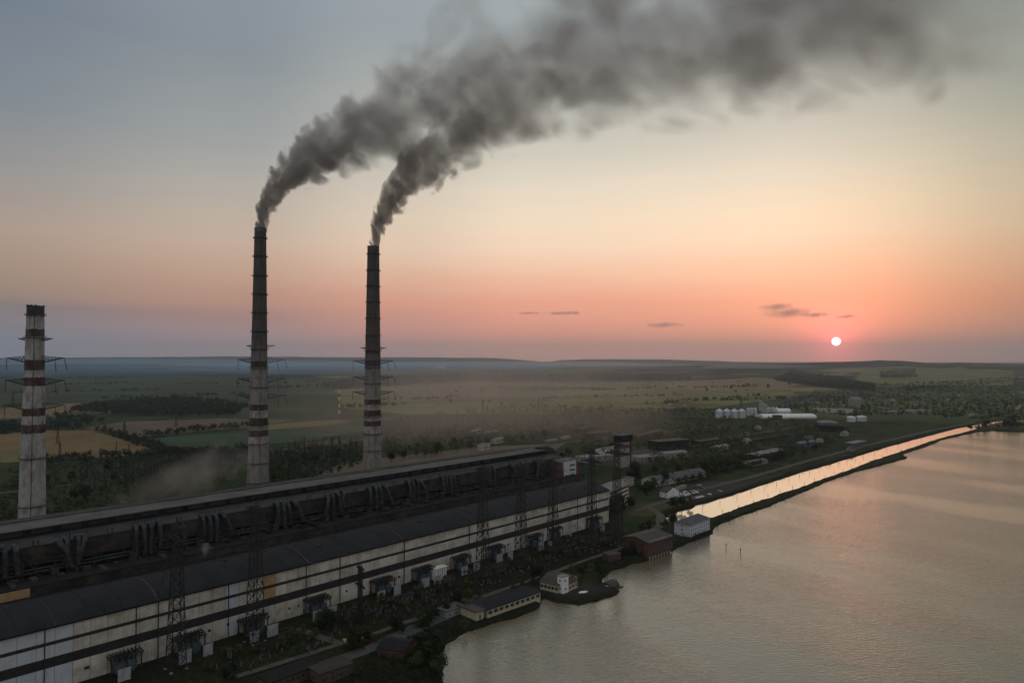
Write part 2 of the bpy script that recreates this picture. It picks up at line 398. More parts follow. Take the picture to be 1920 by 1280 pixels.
f1 = q.noise(pos, 0.35, 6, 0.7); f2 = q.noise(pos, 0.045, 5, 0.6)
c0 = q.mix(q.mrange(f1, 0.3, 0.75), q.mix(1.0, lc, (0.55, 0.58, 0.55, 1), 'MULTIPLY'), q.mix(1.0, lc, (1.45, 1.4, 1.35, 1), 'MULTIPLY'))
c0 = q.mix(q.mrange(f2, 0.3, 0.7, 0.0, 0.5), c0, q.mix(1.0, lc, (0.6, 0.66, 0.6, 1), 'MULTIPLY'))
b = q.n('ShaderNodeBsdfPrincipled'); q.put(b.inputs['Base Color'], c0); b.inputs['Roughness'].default_value = 1.0; b.inputs['Specular IOR Level'].default_value = 0.05
o = q.n('ShaderNodeOutputMaterial'); q.t.links.new(b.outputs[0], o.inputs[0])
tag(link('ground', me, None, [m_ground]), kind='structure')

def water(name, poly, rip, rough, base, ior, sheen=0.0):
    me = bpy.data.meshes.new(name); 
    bm = bmesh.new(); f = bm.faces.new([bm.verts.new((x, y, WATER_Z)) for x, y in poly]); bm.normal_update()
    if f.normal.z < 0: f.normal_flip()
    bmesh.ops.triangulate(bm, faces=[f]); bm.to_mesh(me); bm.free()
    m_ = bpy.data.materials.new(name); m_.use_nodes = True; q = NT(m_.node_tree)
    pos = q.n('ShaderNodeNewGeometry').outputs['Position']
    x, y, z = q.sep(pos)
    w1 = q.noise(q.comb(q.m('MULTIPLY', x, 0.45), q.m('MULTIPLY', y, 1.0), 0.0), 0.85, 3, 0.55, dist=0.5)
    w2 = q.noise(q.comb(q.m('MULTIPLY', x, 0.6), y, 3.0), 0.10, 3, 0.55)
    calm = q.mrange(q.noise(q.comb(q.m('ADD', q.m('MULTIPLY', x, 0.9), q.m('MULTIPLY', y, 0.5)), q.m('MULTIPLY', y, 0.4), 1.0), 0.012, 3, 0.5), 0.38, 0.62, 0.42, 1.0)
    bp = q.n('ShaderNodeBump'); bp.inputs['Distance'].default_value = 1.0
    q.put(bp.inputs['Strength'], 1.0)
    q.put(bp.inputs['Height'], q.m('MULTIPLY', q.m('ADD', q.m('MULTIPLY', w1, rip), q.m('MULTIPLY', w2, rip * 0.7)), calm))
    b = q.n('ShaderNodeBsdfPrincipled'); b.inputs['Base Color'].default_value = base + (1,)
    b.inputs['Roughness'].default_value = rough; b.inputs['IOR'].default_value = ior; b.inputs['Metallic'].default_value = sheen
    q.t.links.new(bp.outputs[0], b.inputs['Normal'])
    o = q.n('ShaderNodeOutputMaterial'); q.t.links.new(b.outputs[0], o.inputs[0])
    tag(link(name, me, None, [m_]), kind='structure')
def grow(poly, d):
    """offset outline outward so the water runs under its banks"""
    n_ = len(poly); out = []
    s_ = np.sign(sum(poly[i][0] * poly[(i + 1) % n_][1] - poly[(i + 1) % n_][0] * poly[i][1] for i in range(n_)))
    for i in range(n_):
        t_ = poly[(i + 1) % n_] - poly[i - 1]; t_ = t_ / (np.linalg.norm(t_) + 1e-9)
        out.append(poly[i] + np.array([t_[1], -t_[0]]) * d * s_)
    return out
water('lake_water', grow(lake_poly, 3.5), 0.34, 0.09, (0.150, 0.124, 0.068), 2.3)
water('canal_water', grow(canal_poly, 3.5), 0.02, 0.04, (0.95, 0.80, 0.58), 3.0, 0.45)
# ------------------------------------------------------------------ materials of the works
M = {}
M['concrete'] = mat('concrete', (0.30, 0.285, 0.26), 0.9, 0.3, 0.12, streak=0.5)
M['cream'] = mat('cream_panel', (0.52, 0.475, 0.395), 0.85, 0.4, 0.16, streak=0.4)
M['pale'] = mat('pale_panel', (0.58, 0.54, 0.46), 0.85, 0.38, 0.16, streak=0.38)
M['white_panel'] = mat('white_panel', (0.47, 0.50, 0.53), 0.7, 0.12, 0.3, streak=0.2)
M['ochre'] = mat('ochre_panel', (0.42, 0.27, 0.13), 0.85, 0.25, 0.3, streak=0.3)
M['dark_glass'] = mat('dark_window_strip', (0.022, 0.030, 0.036), 0.28, 0.6, 0.5, spec=0.4)
M['bitumen'] = mat('bitumen_roof', (0.012, 0.0135, 0.016), 0.8, 0.6, 0.11, spec=0.25)
M['olive'] = mat('sooty_olive_panel', (0.052, 0.045, 0.037), 0.9, 0.75, 0.13, streak=0.8)
M['soot'] = mat('soot', (0.013, 0.012, 0.0115), 0.95, 0.5, 0.2)
M['dusty_roof'] = mat('dusty_grey_roof', (0.036, 0.034, 0.032), 0.9, 0.45, 0.08)
M['duct'] = mat('galvanised_duct', (0.055, 0.063, 0.066), 0.55, 0.6, 0.35, metal=0.3, streak=0.8)
M['steel'] = mat('dark_steel', (0.030, 0.028, 0.027), 0.7, 0.4, 0.5)
M['rust'] = mat('rusty_steel', (0.075, 0.045, 0.032), 0.85, 0.5, 0.6)
M['white'] = mat('white_paint', (0.72, 0.72, 0.70), 0.6, 0.15, 0.4, streak=0.3)
M['red'] = mat('red_paint', (0.26, 0.048, 0.028), 0.7, 0.25, 0.4)
M['brick'] = mat('red_brick', (0.105, 0.054, 0.045), 0.9, 0.3, 0.8, streak=0.3)
M['rust_roof'] = mat('rusty_sheet_roof', (0.072, 0.054, 0.048), 0.75, 0.4, 0.15)
M['lantern_roof'] = mat('dusty_lantern_roof', (0.105, 0.098, 0.088), 0.9, 0.4, 0.1)
M['rust_dark'] = mat('dark_rusty_roof', (0.05, 0.035, 0.03), 0.85, 0.4, 0.2)
M['grey_roof'] = mat('slate_roof', (0.10, 0.10, 0.10), 0.8, 0.35, 0.25)
M['pale_roof'] = mat('weathered_pale_roof', (0.22, 0.21, 0.20), 0.85, 0.35, 0.2)
M['glass'] = mat('window_glass', (0.02, 0.026, 0.03), 0.15, 0.5, 0.6, spec=0.6)
M['zinc'] = mat('zinc_sheet', (0.55, 0.58, 0.60), 0.45, 0.2, 0.12, metal=0.35, streak=0.25)
M['yellow'] = mat('cream_plaster', (0.46, 0.40, 0.28), 0.85, 0.2, 0.5, streak=0.3)
M['porcelain'] = mat('pale_insulator', (0.12, 0.12, 0.11), 0.5, 0.2, 1.0)
M['brown_insulator'] = mat('brown_insulator', (0.06, 0.03, 0.02), 0.3, 0.3, 1.0)
M['teal'] = mat('blue_grey_paint', (0.09, 0.13, 0.15), 0.6, 0.4, 0.8, streak=0.4)
M['timber'] = mat('weathered_timber', (0.09, 0.07, 0.05), 0.9, 0.4, 0.8)
M['asphalt'] = mat('worn_asphalt', (0.075, 0.072, 0.068), 0.9, 0.35, 0.2)
M['gravel'] = mat('gravel_track', (0.085, 0.076, 0.060), 0.95, 0.35, 0.25)
ORD = ['first', 'second', 'third', 'fourth', 'fifth', 'sixth', 'seventh', 'eighth', 'ninth', 'tenth', 'eleventh', 'twelfth', 'thirteenth', 'fourteenth', 'fifteenth', 'sixteenth', 'seventeenth', 'eighteenth', 'nineteenth', 'twentieth']

# ------------------------------------------------------------------ chimneys
def shaft_mat(name, base_col, bands, soot_from, soot_to, H):
    """painted bands by height above the foot, rain streaks, soot towards the lip"""
    m_ = bpy.data.materials.new(name); m_.use_nodes = True; q = NT(m_.node_tree)
    x, y, z = q.sep(q.n('ShaderNodeTexCoord').outputs['Object'])
    g = q.noise(q.comb(q.m('MULTIPLY', x, 0.9), q.m('MULTIPLY', y, 0.9), q.m('MULTIPLY', z, 0.045)), 1.0, 5, 0.65)
    n_ = q.noise(q.comb(x, y, q.m('MULTIPLY', z, 0.6)), 0.22, 5, 0.6)
    zz = q.m('ADD', z, q.m('MULTIPLY', q.m('SUBTRACT', q.noise(q.comb(x, y, q.m('MULTIPLY', z, 0.1)), 1.2, 4), 0.5), 3.2))
    stops = [(0.0, base_col)]; last = base_col
    for z0, z1, c in sorted(bands):
        stops += [(z0 / H, c), (z1 / H, last)]
    c = q.ramp(q.m('DIVIDE', zz, H), stops, 'CONSTANT')
    c = q.mix(q.mrange(n_, 0.40, 0.70, 0.0, 0.7), c, (0.13, 0.112, 0.095, 1))
    c = q.mix(q.mrange(g, 0.52, 0.74, 0.0, 0.8), c, (0.05, 0.045, 0.04, 1))
    sf = q.mrange(q.m('ADD', zz, q.m('MULTIPLY', q.m('SUBTRACT', g, 0.5), 34.0)), soot_from, soot_to, 0.0, 0.80)
    c = q.mix(sf, c, (0.038, 0.035, 0.032, 1))
    b = q.n('ShaderNodeBsdfPrincipled'); q.put(b.inputs['Base Color'], c); b.inputs['Roughness'].default_value = 0.9; b.inputs['Specular IOR Level'].default_value = 0.2
    o = q.n('ShaderNodeOutputMaterial'); q.t.links.new(b.outputs[0], o.inputs[0])
    return m_
RED_, WHT_ = (0.052, 0.025, 0.021, 1), (0.36, 0.34, 0.31, 1)
def chimney(px, depth, label, prof, bands, rings, arms, base_col, soot, arm_len, back_arms):
    loc = atY(px, 672, depth); loc.z = 0
    w = pxw(depth); Z = lambda y: CAM_H + (HORIZON - y) * w
    H = Z(prof[-1][0])
    root = empty('chimney', loc, 0, label, 'chimney', 'power station chimneys')
    rad = lambda z: float(np.interp(z, [Z(y) for y, _ in prof], [r * w / 2 for _, r in prof]))
    z_list = np.linspace(0, H, 60)
    pr = [(rad(z) + (0.3 if z < 1 else 0), z) for z in z_list] + [(rad(H) * 0.8, H), (rad(H) * 0.78, H - 6)]
    mb = MB().lathe(pr, 48, cap=False)
    sm = shaft_mat('chimney_shaft', base_col, [(Z(b), Z(a), c) for a, b, c in bands], Z(soot[0]), Z(soot[1]), H)
    mb.build('shaft', sm, root, smooth=True)
    cap = MB()
    for i in range(26):                                                          # ragged crown blocks round the lip
        a = 2 * math.pi * i / 26; r = rad(H) * 0.92; hgt = random.uniform(0.2, 1.0)
        cap.bar((r * math.cos(a), r * math.sin(a), H - 0.6), (r * math.cos(a), r * math.sin(a), H + hgt), 1.0, 0.9)
    cap.build('crown', M['soot'], root)
    for y in rings:
        z = Z(y); r = rad(z); g = MB()
        g.lathe([(r - 0.1, z - 0.35), (r + 1.25, z - 0.1), (r + 1.25, z + 0.12), (r - 0.1, z + 0.12)], 40, cap=False)
        for i in range(30):
            a = 2 * math.pi * i / 30; q_ = Vector((math.cos(a), math.sin(a), 0)) * (r + 1.2)
            g.bar(q_ + Vector((0, 0, z)), q_ + Vector((0, 0, z + 1.2)), 0.09)
            a2 = 2 * math.pi * (i + 1) / 30; q2 = Vector((math.cos(a2), math.sin(a2), 0)) * (r + 1.2)
            g.bar(q_ + Vector((0, 0, z + 1.2)), q2 + Vector((0, 0, z + 1.2)), 0.08)
        g.build('gallery', M['steel'], root)
    lad = MB(); a = R(-60)
    for z0, z1 in zip(z_list[:-1], z_list[1:]):
        p0 = Vector((math.cos(a), math.sin(a), 0)) * (rad(z0) + 0.35) + Vector((0, 0, z0)); p1 = Vector((math.cos(a), math.sin(a), 0)) * (rad(z1) + 0.35) + Vector((0, 0, z1))
        lad.bar(p0, p1, 0.5, 0.12)
    lad.build('ladder', M['rust'], root)
    for y, big in arms:
        z = Z(y); r = rad(z); L = arm_len if big else arm_len * 0.45
        for k_, dirs in enumerate(back_arms):
            d = Vector((math.cos(R(dirs)), math.sin(R(dirs)), 0)); sd = Vector((-d.y, d.x, 0)); g = MB()
            tip = d * (r + L) + Vector((0, 0, z + (2.2 if big else 0.3)))
            for s_ in (-1, 1):
                lo = d * (r * 0.95) + sd * s_ * 2.2 + Vector((0, 0, z - 1.4)); hi = d * (r * 0.95) + sd * s_ * 1.4 + Vector((0, 0, z + (3.6 if big else 0.8)))
                g.bar(lo, tip + sd * s_ * 0.5, 0.4); g.bar(hi, tip, 0.26)
                N_ = 6 if big else 4
                for i in range(N_):
                    a0 = lo.lerp(tip + sd * s_ * 0.5, i / N_); b0 = hi.lerp(tip, (i + 0.5) / N_); a1 = lo.lerp(tip + sd * s_ * 0.5, (i + 1) / N_)
                    g.bar(a0, b0, 0.2); g.bar(b0, a1, 0.2)
            for i in range(1, 6):
                c0 = (d * (r * 0.95) + Vector((0, 0, z - 1.4))).lerp(tip, i / 6); g.bar(c0 - sd * 2.2 * (1 - i / 7), c0 + sd * 2.2 * (1 - i / 7), 0.18)
            arm = g.build('cross_arm', M['steel'], root)
            if big:
                for fr in ((1.0,) if k_ == 0 else (0.55, 1.0)):
                    c0 = (d * r + Vector((0, 0, z - 1))).lerp(tip, fr); ins = MB()
                    dz_ = Vector((0.25 * fr if k_ else 0, 0, -1)).normalized()
                    ins.tube([c0, c0 + dz_ * 9.5], 0.17, 6)
                    for i in range(9): ins.bar(c0 + dz_ * (1.5 + i * 0.9), c0 + dz_ * (1.9 + i * 0.9), 0.55)
                    ins.build('insulator_string', M['brown_insulator'], arm)
    return root
C1 = chimney(65, 518, 'shortest chimney, unlit and smokeless, white with red bands and a sooty lip', [(1010, 50), (970, 44), (870, 40), (800, 38), (690, 32), (580, 28), (574, 28)],
             [(560, 590, (0.02, 0.019, 0.018, 1)), (618, 633, RED_), (676, 694, RED_), (707, 724, RED_), (765, 780, RED_), (796, 811, RED_)],
             [591, 633, 857, 945], [(635, False), (676, True), (718, True), (764, True)], (0.36, 0.35, 0.33, 1), (600, 586), 15.5, (178, 2))
C2 = chimney(486, 656, 'tallest looking smoking chimney, sooty dark above and red banded below, between two others', [(930, 42), (900, 39), (780, 33), (640, 28), (434, 21), (428, 21)],
             [(677, 689, RED_), (758, 770, RED_), (770, 783, WHT_), (783, 796, RED_), (806, 817, RED_), (817, 832, WHT_)],
             [446, 481, 517, 552, 587, 622, 655, 690, 726, 795, 830, 866, 902], [(648, False), (678, True), (714, True), (745, True)], (0.25, 0.235, 0.21, 1), (725, 615), 16.0, (165, 18))
C3 = chimney(699, 757, 'smoking chimney nearest the lake and the sun, red and white banded with dark top', [(900, 36), (880, 35), (780, 31), (660, 28), (470, 22), (462, 22)],
             [(658, 665, (0.10, 0.045, 0.04, 1)), (676, 688, (0.10, 0.045, 0.04, 1)), (748, 758, RED_), (758, 768, WHT_), (768, 780, RED_), (780, 789, WHT_), (789, 799, RED_), (799, 812, WHT_)],
             [476, 507, 537, 567, 597, 630, 658, 689, 719, 781, 812, 843], [(652, False), (680, True), (710, True), (738, True)], (0.27, 0.245, 0.22, 1), (735, 645), 15.0, (168, 22))

# ------------------------------------------------------------------ turbine hall
HA, HBk = G(1141, 919, 24.0), G(0, 1198, 24.0)
HT = (HA - HBk); HT.z = 0; HT.normalize(); HN = Vector((-HT.y, HT.x, 0)); HA.z = 0
H_ROT = math.atan2(HT.y, HT.x)
def HP(s, p, z=0.0): return HA + HT * s + HN * p + Vector((0, 0, z))
def s_at(px, p):
    """distance along the hall at which the vertical plane at offset P shows in photo column PX"""
    kx = (px - 960) / FPX
    b0 = HA + HN * p
    return (b0.x - kx * b0.y) / (kx * HT.y - HT.x)
HL = 540.0
hall = empty('turbine_hall', HP(0, 0), H_ROT, 'very long turbine hall with black arched roof and cream striped wall facing the lake', 'turbine hall')
PM = [M['cream'], M['pale'], M['white_panel'], M['ochre']]
wall = MB()
def bay_kind(x):
    s0 = x
    px_ = None
    for lo, hi, kd in ((s_at(-200, 0), s_at(147, 0), 2), (s_at(433, 0), s_at(463, 0), 2), (s_at(490, 0), s_at(511, 0), 3)):
        if lo <= s0 < hi: return kd
    return 0 if random.random() < (0.6 if s0 < -170 else 0.35) else 1
xb = 0.0
while xb > -HL:
    L = 6.0; kd = bay_kind(xb - L / 2)
    for z0, z1 in ((18.5, 24.0), (12.5, 17.1), (0.0, 8.7)):
        wall.cur = kd if (z0 > 10 or kd != 3) else 0
        if random.random() < 0.10 and kd < 2: wall.cur = 1 - wall.cur
        d = random.uniform(0, 0.04)
        wall.box(xb - L + 0.06, -d, z0, xb - 0.06, 0.5, z1)
    xb -= L
wall.cur = 0
wall.box(-HL, 0.5, 0, -HL + 0.4, 44, 24); wall.box(-0.4, 0.5, 0, 0, 44, 24)
wall.build('wall', PM, hall)
MB().box(-HL, 0.06, 0, -0.42, 0.4, 23.9).build('wall_joint_backing', M['steel'], hall)
for z0, z1 in ((17.1, 18.5), (8.7, 12.5)):
    g = MB(); g.box(-HL, -0.12 + 0.3, z0, 0, 0.45, z1); f = g.build('window_band', M['dark_glass'], hall)
    h_ = MB(); x = 0.0
    while x > -HL:
        h_.box(x - 0.09, 0.08, z0 + 0.02, x + 0.09, 0.17, z1 - 0.02); x -= 3.0
    for zz in np.arange(z0 + 1.25, z1 - 0.5, 1.25): h_.box(-HL, 0.1, zz - 0.05, 0, 0.16, zz + 0.05)
    h_.build('mullion', M['steel'], f)
arc = [(y, 24.3 + 4.3 * math.sin(math.pi * min(1, (y + 0.8) / 40.0)) ** 0.9 if y < 39 else 24.3) for y in np.linspace(-0.8, 44, 24)]
roof = MB(); n_ = len(arc); xs = [0.6, -HL]
vs = [(x, y, z) for x in xs for y, z in arc] + [(x, y, z - 0.7) for x in xs for y, z in arc]
fs = [(i, i + 1, n_ + i + 1, n_ + i) for i in range(n_ - 1)] + [(2 * n_ + i, 3 * n_ + i, 3 * n_ + i + 1, 2 * n_ + i + 1) for i in range(n_ - 1)]
fs += [(0, n_, 3 * n_, 2 * n_), (n_ - 1, 3 * n_ - 1, 4 * n_ - 1, 2 * n_ - 1)] + [(i, 2 * n_ + i, 2 * n_ + i + 1, i + 1) for i in range(n_ - 1)] + [(n_ + i, n_ + i + 1, 3 * n_ + i + 1, 3 * n_ + i) for i in range(n_ - 1)]
roof.add(vs, fs); roof.build('roof', M['bitumen'], hall)
end = MB(); end.prism([(y, z - 0.75) for y, z in arc] + [(44, 23.9), (0.5, 23.9)], 0, 0.3)
g_ = MB(); vs = [(x, y, z - 0.72) for x in (0.0, -0.35) for y, z in arc] + [(x, y, 23.9) for x in (0.0, -0.35) for y, z in arc]
g_.add(vs, [(i, i + 1, 2 * n_ + i + 1, 2 * n_ + i) for i in range(n_ - 1)] + [(n_ + i, 3 * n_ + i, 3 * n_ + i + 1, n_ + i + 1) for i in range(n_ - 1)])
g_.build('gable', M['bitumen'], hall)
seams = [s_at(p_, 0) for p_ in (1023, 890, 757, 581, 302)]; d_ = seams[-2] - seams[-1]
seams += [seams[-1] - d_ * i for i in (1, 2, 3)]
for s_ in seams:
    if s_ < -HL: continue
    rb = MB()
    for (y0, z0), (y1, z1) in zip(arc[:-1], arc[1:]): rb.bar((s_, y0, z0 + 0.12), (s_, y1, z1 + 0.12), 0.7, 0.35)
    rb.build('roof_rib', M['rust'], hall)
for px_ in (1082, 880, 759, 640, 577, 433, 303, 262, 93):
    s_ = s_at(px_, 0); MB().box(s_ - 0.16, -0.36, 0, s_ + 0.16, -0.06, 24.0).build('drainpipe', M['steel'], hall)
for j in range(44):
    s_ = -6.0 - 12.0 * j
    sm_ = MB()
    for (y0, z0), (y1, z1) in zip(arc[:-1], arc[1:]): sm_.bar((s_, y0, z0 + 0.03), (s_, y1, z1 + 0.03), 0.28, 0.12)
    sm_.build('roof_seam', M['soot'] if j % 3 else M['rust_dark'], hall)
random.seed(8)
for j in range(22):
    s_ = -12 - random.random() * 480; y_ = random.uniform(6, 34); z_ = float(np.interp(y_, [a for a, _ in arc], [b for _, b in arc]))
    MB().box(s_, y_, z_ - 0.3, s_ + random.uniform(0.8, 2.2), y_ + 1.2, z_ + random.uniform(0.4, 1.1)).build('roof_hatch', M[random.choice(('steel', 'rust', 'duct'))], hall)
random.seed(3)
for i in range(34):                                                              # small openings in the lower wall
    s_ = -6 - random.random() * 420; w_ = random.choice((0.8, 1.2, 1.8)); z0 = random.uniform(3.6, 5.2)
    MB().box(s_, -0.10, z0, s_ + w_, -0.045, z0 + 1.1).build('window', M['dark_glass'], hall)
for i in range(26):                                                              # vent stubs and lamps on the eave
    s_ = -4 - i * 20.3
    MB().bar((s_, 0.6, 24.2), (s_, 0.6, 25.6), 0.35).bar((s_, 0.6, 25.6), (s_, -0.9, 25.9), 0.22).build('eave_lamp', M['steel'], hall)
MB().box(-HL, -0.35, 24.02, 0.5, -0.02, 24.28).build('eave_trim', M['pale_roof'], hall)

# ------------------------------------------------------------------ boiler house
BX0, BX1 = -HL, s_at(1057, 60)
boil = empty('boiler_house', HP(0, 0), H_ROT, 'long sooty boiler house with ducts and a raised roof lantern behind the turbine hall', 'boiler house')
led = MB(); led.box(BX0, 44.05, 0, BX1 + 8, 60, 28.2); led.build('ledge_wall', M['olive'], boil)
MB().box(s_at(-260, 44), 43.9, 24.4, s_at(64, 44), 44.03, 28.15).build('ochre_wall', M['ochre'], boil)
for pz_, rr_ in ((30.4, 0.55), (31.9, 0.4)): MB().tube([(BX0, 58.6, pz_), (BX1, 58.6, pz_)], rr_, 8).build('steam_main', M['duct'], boil)
for j in range(60):
    x_ = BX0 + 5 + j * 8.6 + random.uniform(-2, 2); MB().box(x_, random.uniform(46, 55), 28.5, x_ + random.uniform(0.8, 2.6), random.uniform(55.2, 57), 28.9 + random.random() * 1.8).build('roof_unit', M[random.choice(('duct', 'steel', 'rust', 'soot'))], boil)
MB().box(BX0, 43.8, 28.2, BX1 + 8, 60, 28.55).build('ledge_roof', M['soot'], boil)
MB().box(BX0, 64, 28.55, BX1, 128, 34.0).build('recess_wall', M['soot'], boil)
up = MB(); up.box(BX0, 60, 34.0, BX1, 128, 41.6); up.build('wall', M['olive'], boil)
MB().box(BX0, 66, 0, BX1, 128, 28.1).build('lower_wall', M['olive'], boil)
MB().box(BX0, 59.6, 41.6, BX1 + 0.4, 128.4, 42.1).build('roof', M['dusty_roof'], boil)
LX = s_at(1012, 86)
lan = MB(); lan.box(BX0, 80, 42.1, LX, 97, 45.6); lan.build('lantern', M['soot'], boil)
MB().box(BX0, 79.2, 45.6, LX + 0.5, 97.8, 46.1).build('lantern_roof', M['lantern_roof'], boil)
MB().box(BX0, 96.9, 46.1, LX, 97.7, 46.9).build('parapet', M['lantern_roof'], boil)
x = BX0 + 3; i = 0
while x < LX - 6 and i < 42:
    MB().box(x, 79.9, 43.2, x + 8.4, 79.99, 45.0).build('lantern_window', M['dark_glass'], boil); x += 12.0; i += 1
dome = MB(); ys = np.linspace(78, 99, 10)
poly = [(y, 42.1 + 5.4 * math.sin(math.pi * (j / 9)) ** 0.7) for j, y in enumerate(ys)]
vs = [(LX + x_, y, z) for x_ in (0.5, 14) for y, z in poly]
dome.add(vs, [(j, j + 1, 11 + j, 10 + j) for j in range(9)] + [tuple(range(10)), tuple(range(10, 20))[::-1]]); dome.build('coal_bunker_hood', M['soot'], boil)
pil = MB(); x = BX0
while x < BX1:
    MBp = pil.box(x, 60.4, 28.55, x + 1.1, 64, 34.0); x += 12.0
pil.build('recess_column', M['steel'], boil)
MB().box(BX0, 59.7, 33.6, BX1, 59.98, 34.1).build('string_course', M['steel'], boil)
CL = [7, 143, 283, 403, 540, 633, 710, 780, 842, 917, 970, 1015]
random.seed(11)
for ci_, px_ in enumerate(CL):
    s0 = s_at(px_, 57)
    big = 4
    for j in range(big):
        xo = s0 + (j - 1.5) * 3.6 + random.uniform(-0.5, 0.5); r = random.uniform(0.95, 1.45); lean = random.choice((-3.0, 0, 0, 1.0, 5.0)) if j in (0, 3) else random.uniform(-0.6, 0.6)
        top = 42.6 + random.uniform(-0.6, 1.4); bot = random.uniform(28.7, 33.0)
        pts = [(xo, 61.5, 42.0), (xo, 60.4, top), (xo, 58.3, top + 0.3), (xo + lean * 0.15, 56.9, top - 1.6), (xo + lean * 0.5, 56.6, 38.0), (xo + lean, 56.5, bot)]
        d = MB().tube(pts, r, 10); dd = d.build('duct', M['duct'], boil, smooth=False)
        fl = MB()
        for zf in (36.5, 33.6): fl.lathe([(r + 0.25, zf - 0.2), (r + 0.25, zf + 0.2)], 10, xo + lean * (0.5 if zf > 36 else 0.8), 56.6)
        fl.build('flange', M['steel'], dd)
    fr = MB()
    for xx in (-7.5, -2.5, 2.5, 8.0): fr.bar((s0 + xx, 55.6, 28.5), (s0 + xx, 55.6, 36.5), 0.45)
    for zz in (31.5, 34.4, 36.5): fr.bar((s0 - 7.5, 55.6, zz), (s0 + 8, 55.6, zz), 0.4)
    fr.bar((s0 + 8, 57, 39.5), (s0 + 14.5, 57, 29), 0.5); fr.bar((s0 - 7.5, 55.6, 28.6), (s0 - 2.5, 55.6, 36.5), 0.3)
    fr.build('pipe_rack', M['steel'], boil)
    MB().box(s0 - 9, 54.6, 28.56, s0 - 6, 57.5, 31.5 + random.random()).build('fan_casing', M['duct'], boil)
    MB().box(s0 + 3, 52.5, 28.56, s0 + 6.5, 55, 30.2).build('fan_casing', M['duct'], boil)
    vn = MB()
    for xx in (-6, -4.6, -2, -0.6, 2.2, 5.0, 6.4): vn.tube([(s0 + xx, 60.6, 42), (s0 + xx, 60.6, 44.6 + random.random() * 0.8)], 0.28, 6)
    vn.build('vent_pipe', M['steel'], boil)
for ci_ in range(len(CL) - 1):
    s0 = (s_at(CL[ci_], 57) + s_at(CL[ci_ + 1], 57)) / 2; vn = MB()
    for xx in (-1, 1): vn.tube([(s0 + xx, 60.6, 42), (s0 + xx, 60.6, 44.4)], 0.3, 6)
    vn.build('vent_pipe', M['steel'], boil)
# stair tower at the end of the boiler house
tw0, tw1 = s_at(1057.5, 47), s_at(1079.5, 47)
tower = empty('stair_tower', HP(tw0, 47), H_ROT, 'white stair tower with a red edge and dark window slots at the hall end', 'stair tower')
Lt = tw1 - tw0; Ht = 41.0
MB().box(0, 0, 0, Lt, 14, Ht).build('wall', M['white_panel'], tower)
MB().box(Lt, 0.4, 0, Lt + 2.4, 13, Ht + 0.8).build('red_fin', M['red'], tower)
MB().box(-7.5, 1.2, 0, -0.02, 14, Ht - 0.6).build('brick_return', M['brick'], tower)
MB().box(-0.3, -0.3, Ht, Lt - 0.02, 14.3, Ht + 0.5).build('roof', M['grey_roof'], tower)
for zz in (28.0, 32.2, 36.2):
    for xx, ww in ((Lt * 0.46, Lt * 0.42), (0.8, Lt * 0.34)):
        if xx < 2 and zz > 30: continue
        MB().box(xx, -0.06, zz, xx + ww, 0.02, zz + 1.5).build('window', M['dark_glass'], tower)
# dusty smoke low over the coal yard behind the works is built with the air
# ------------------------------------------------------------------ lattice towers
def lattice(mb, b, t, h, n, th, z0=0.0, br=None):
    """square tapering lattice mast from half-width b to t"""
    br = br or th * 0.6; lv = [z0 + h * (1 - (1 - i / n) ** 1.15) for i in range(n + 1)]
    hw = lambda z: b + (t - b) * ((z - z0) / h)
    for i in range(n):
        za, zb = lv[i], lv[i + 1]; A_, B_ = hw(za), hw(zb)
        ca = [(-A_, -A_), (A_, -A_), (A_, A_), (-A_, A_)]; cb = [(-B_, -B_), (B_, -B_), (B_, B_), (-B_, B_)]
        for j in range(4):
            p, r_ = Vector(ca[j] + (za,)), Vector(cb[j] + (zb,)); p2, r2 = Vector(ca[(j + 1) % 4] + (za,)), Vector(cb[(j + 1) % 4] + (zb,))
            mb.bar(p, r_, th); mb.bar(p, r2, br); mb.bar(p2, r_, br); mb.bar(r_, r2, br)
    return mb
def arm_truss(mb, L, z, hw, th):
    for s_ in (-1, 1):
        for o_ in (-hw, hw):
            mb.bar((0, o_, z), (s_ * L, o_ * 0.3, z + 0.2), th); mb.bar((0, o_, z + 2.0), (s_ * L, o_ * 0.3, z + 0.3), th * 0.8)
            for i in range(5):
                a, b = i / 5, (i + 0.5) / 5; c_ = (i + 1) / 5; P = lambda f, zz: Vector((s_ * L * f, o_ * (1 - 0.7 * f), zz))
                mb.bar(P(a, z + 0.2 * a), P(b, z + 2.0 - 1.7 * b), th * 0.6); mb.bar(P(b, z + 2.0 - 1.7 * b), P(c_, z + 0.2 * c_), th * 0.6)
    return mb
def big_tower(h):
    root = empty('lattice_tower', (0, 0, 0), 0)
    lattice(MB(), 3.0, 1.25, h * 0.93, 15, 0.32, br=0.2).build('mast', M['steel'], root)
    for z, L in ((h * 0.86, 8.5), (h * 0.94, 6.0)):
        a = arm_truss(MB(), L, z, 1.7, 0.34).build('cross_arm', M['steel'], root)
        for x in (-L, L): 
            MB().tube([(x, 0, z), (x, 0, z - 3.6)], 0.22, 6).build('insulator_string', M['brown_insulator'], a)
    MB().bar((-1, 0, h * 0.93), (0, 0, h), 0.25).bar((1, 0, h * 0.93), (0, 0, h), 0.25).build('peak', M['steel'], root)
    for sx in (-1, 1):
        for sy in (-1, 1): MB().box(sx * 3.0 - 0.5, sy * 3.0 - 0.5, -0.6, sx * 3.0 + 0.5, sy * 3.0 + 0.5, 0.4).build('footing', M['concrete'], root)
    return root
bt = big_tower(66.0)
TW = [(330, 1253, 968), (478, 1202, 938), (905, 1092, 868), (977, 1066, 866), (1037, 1042, 857), (1110, 1032, 838), (1157, 1020, 822)]
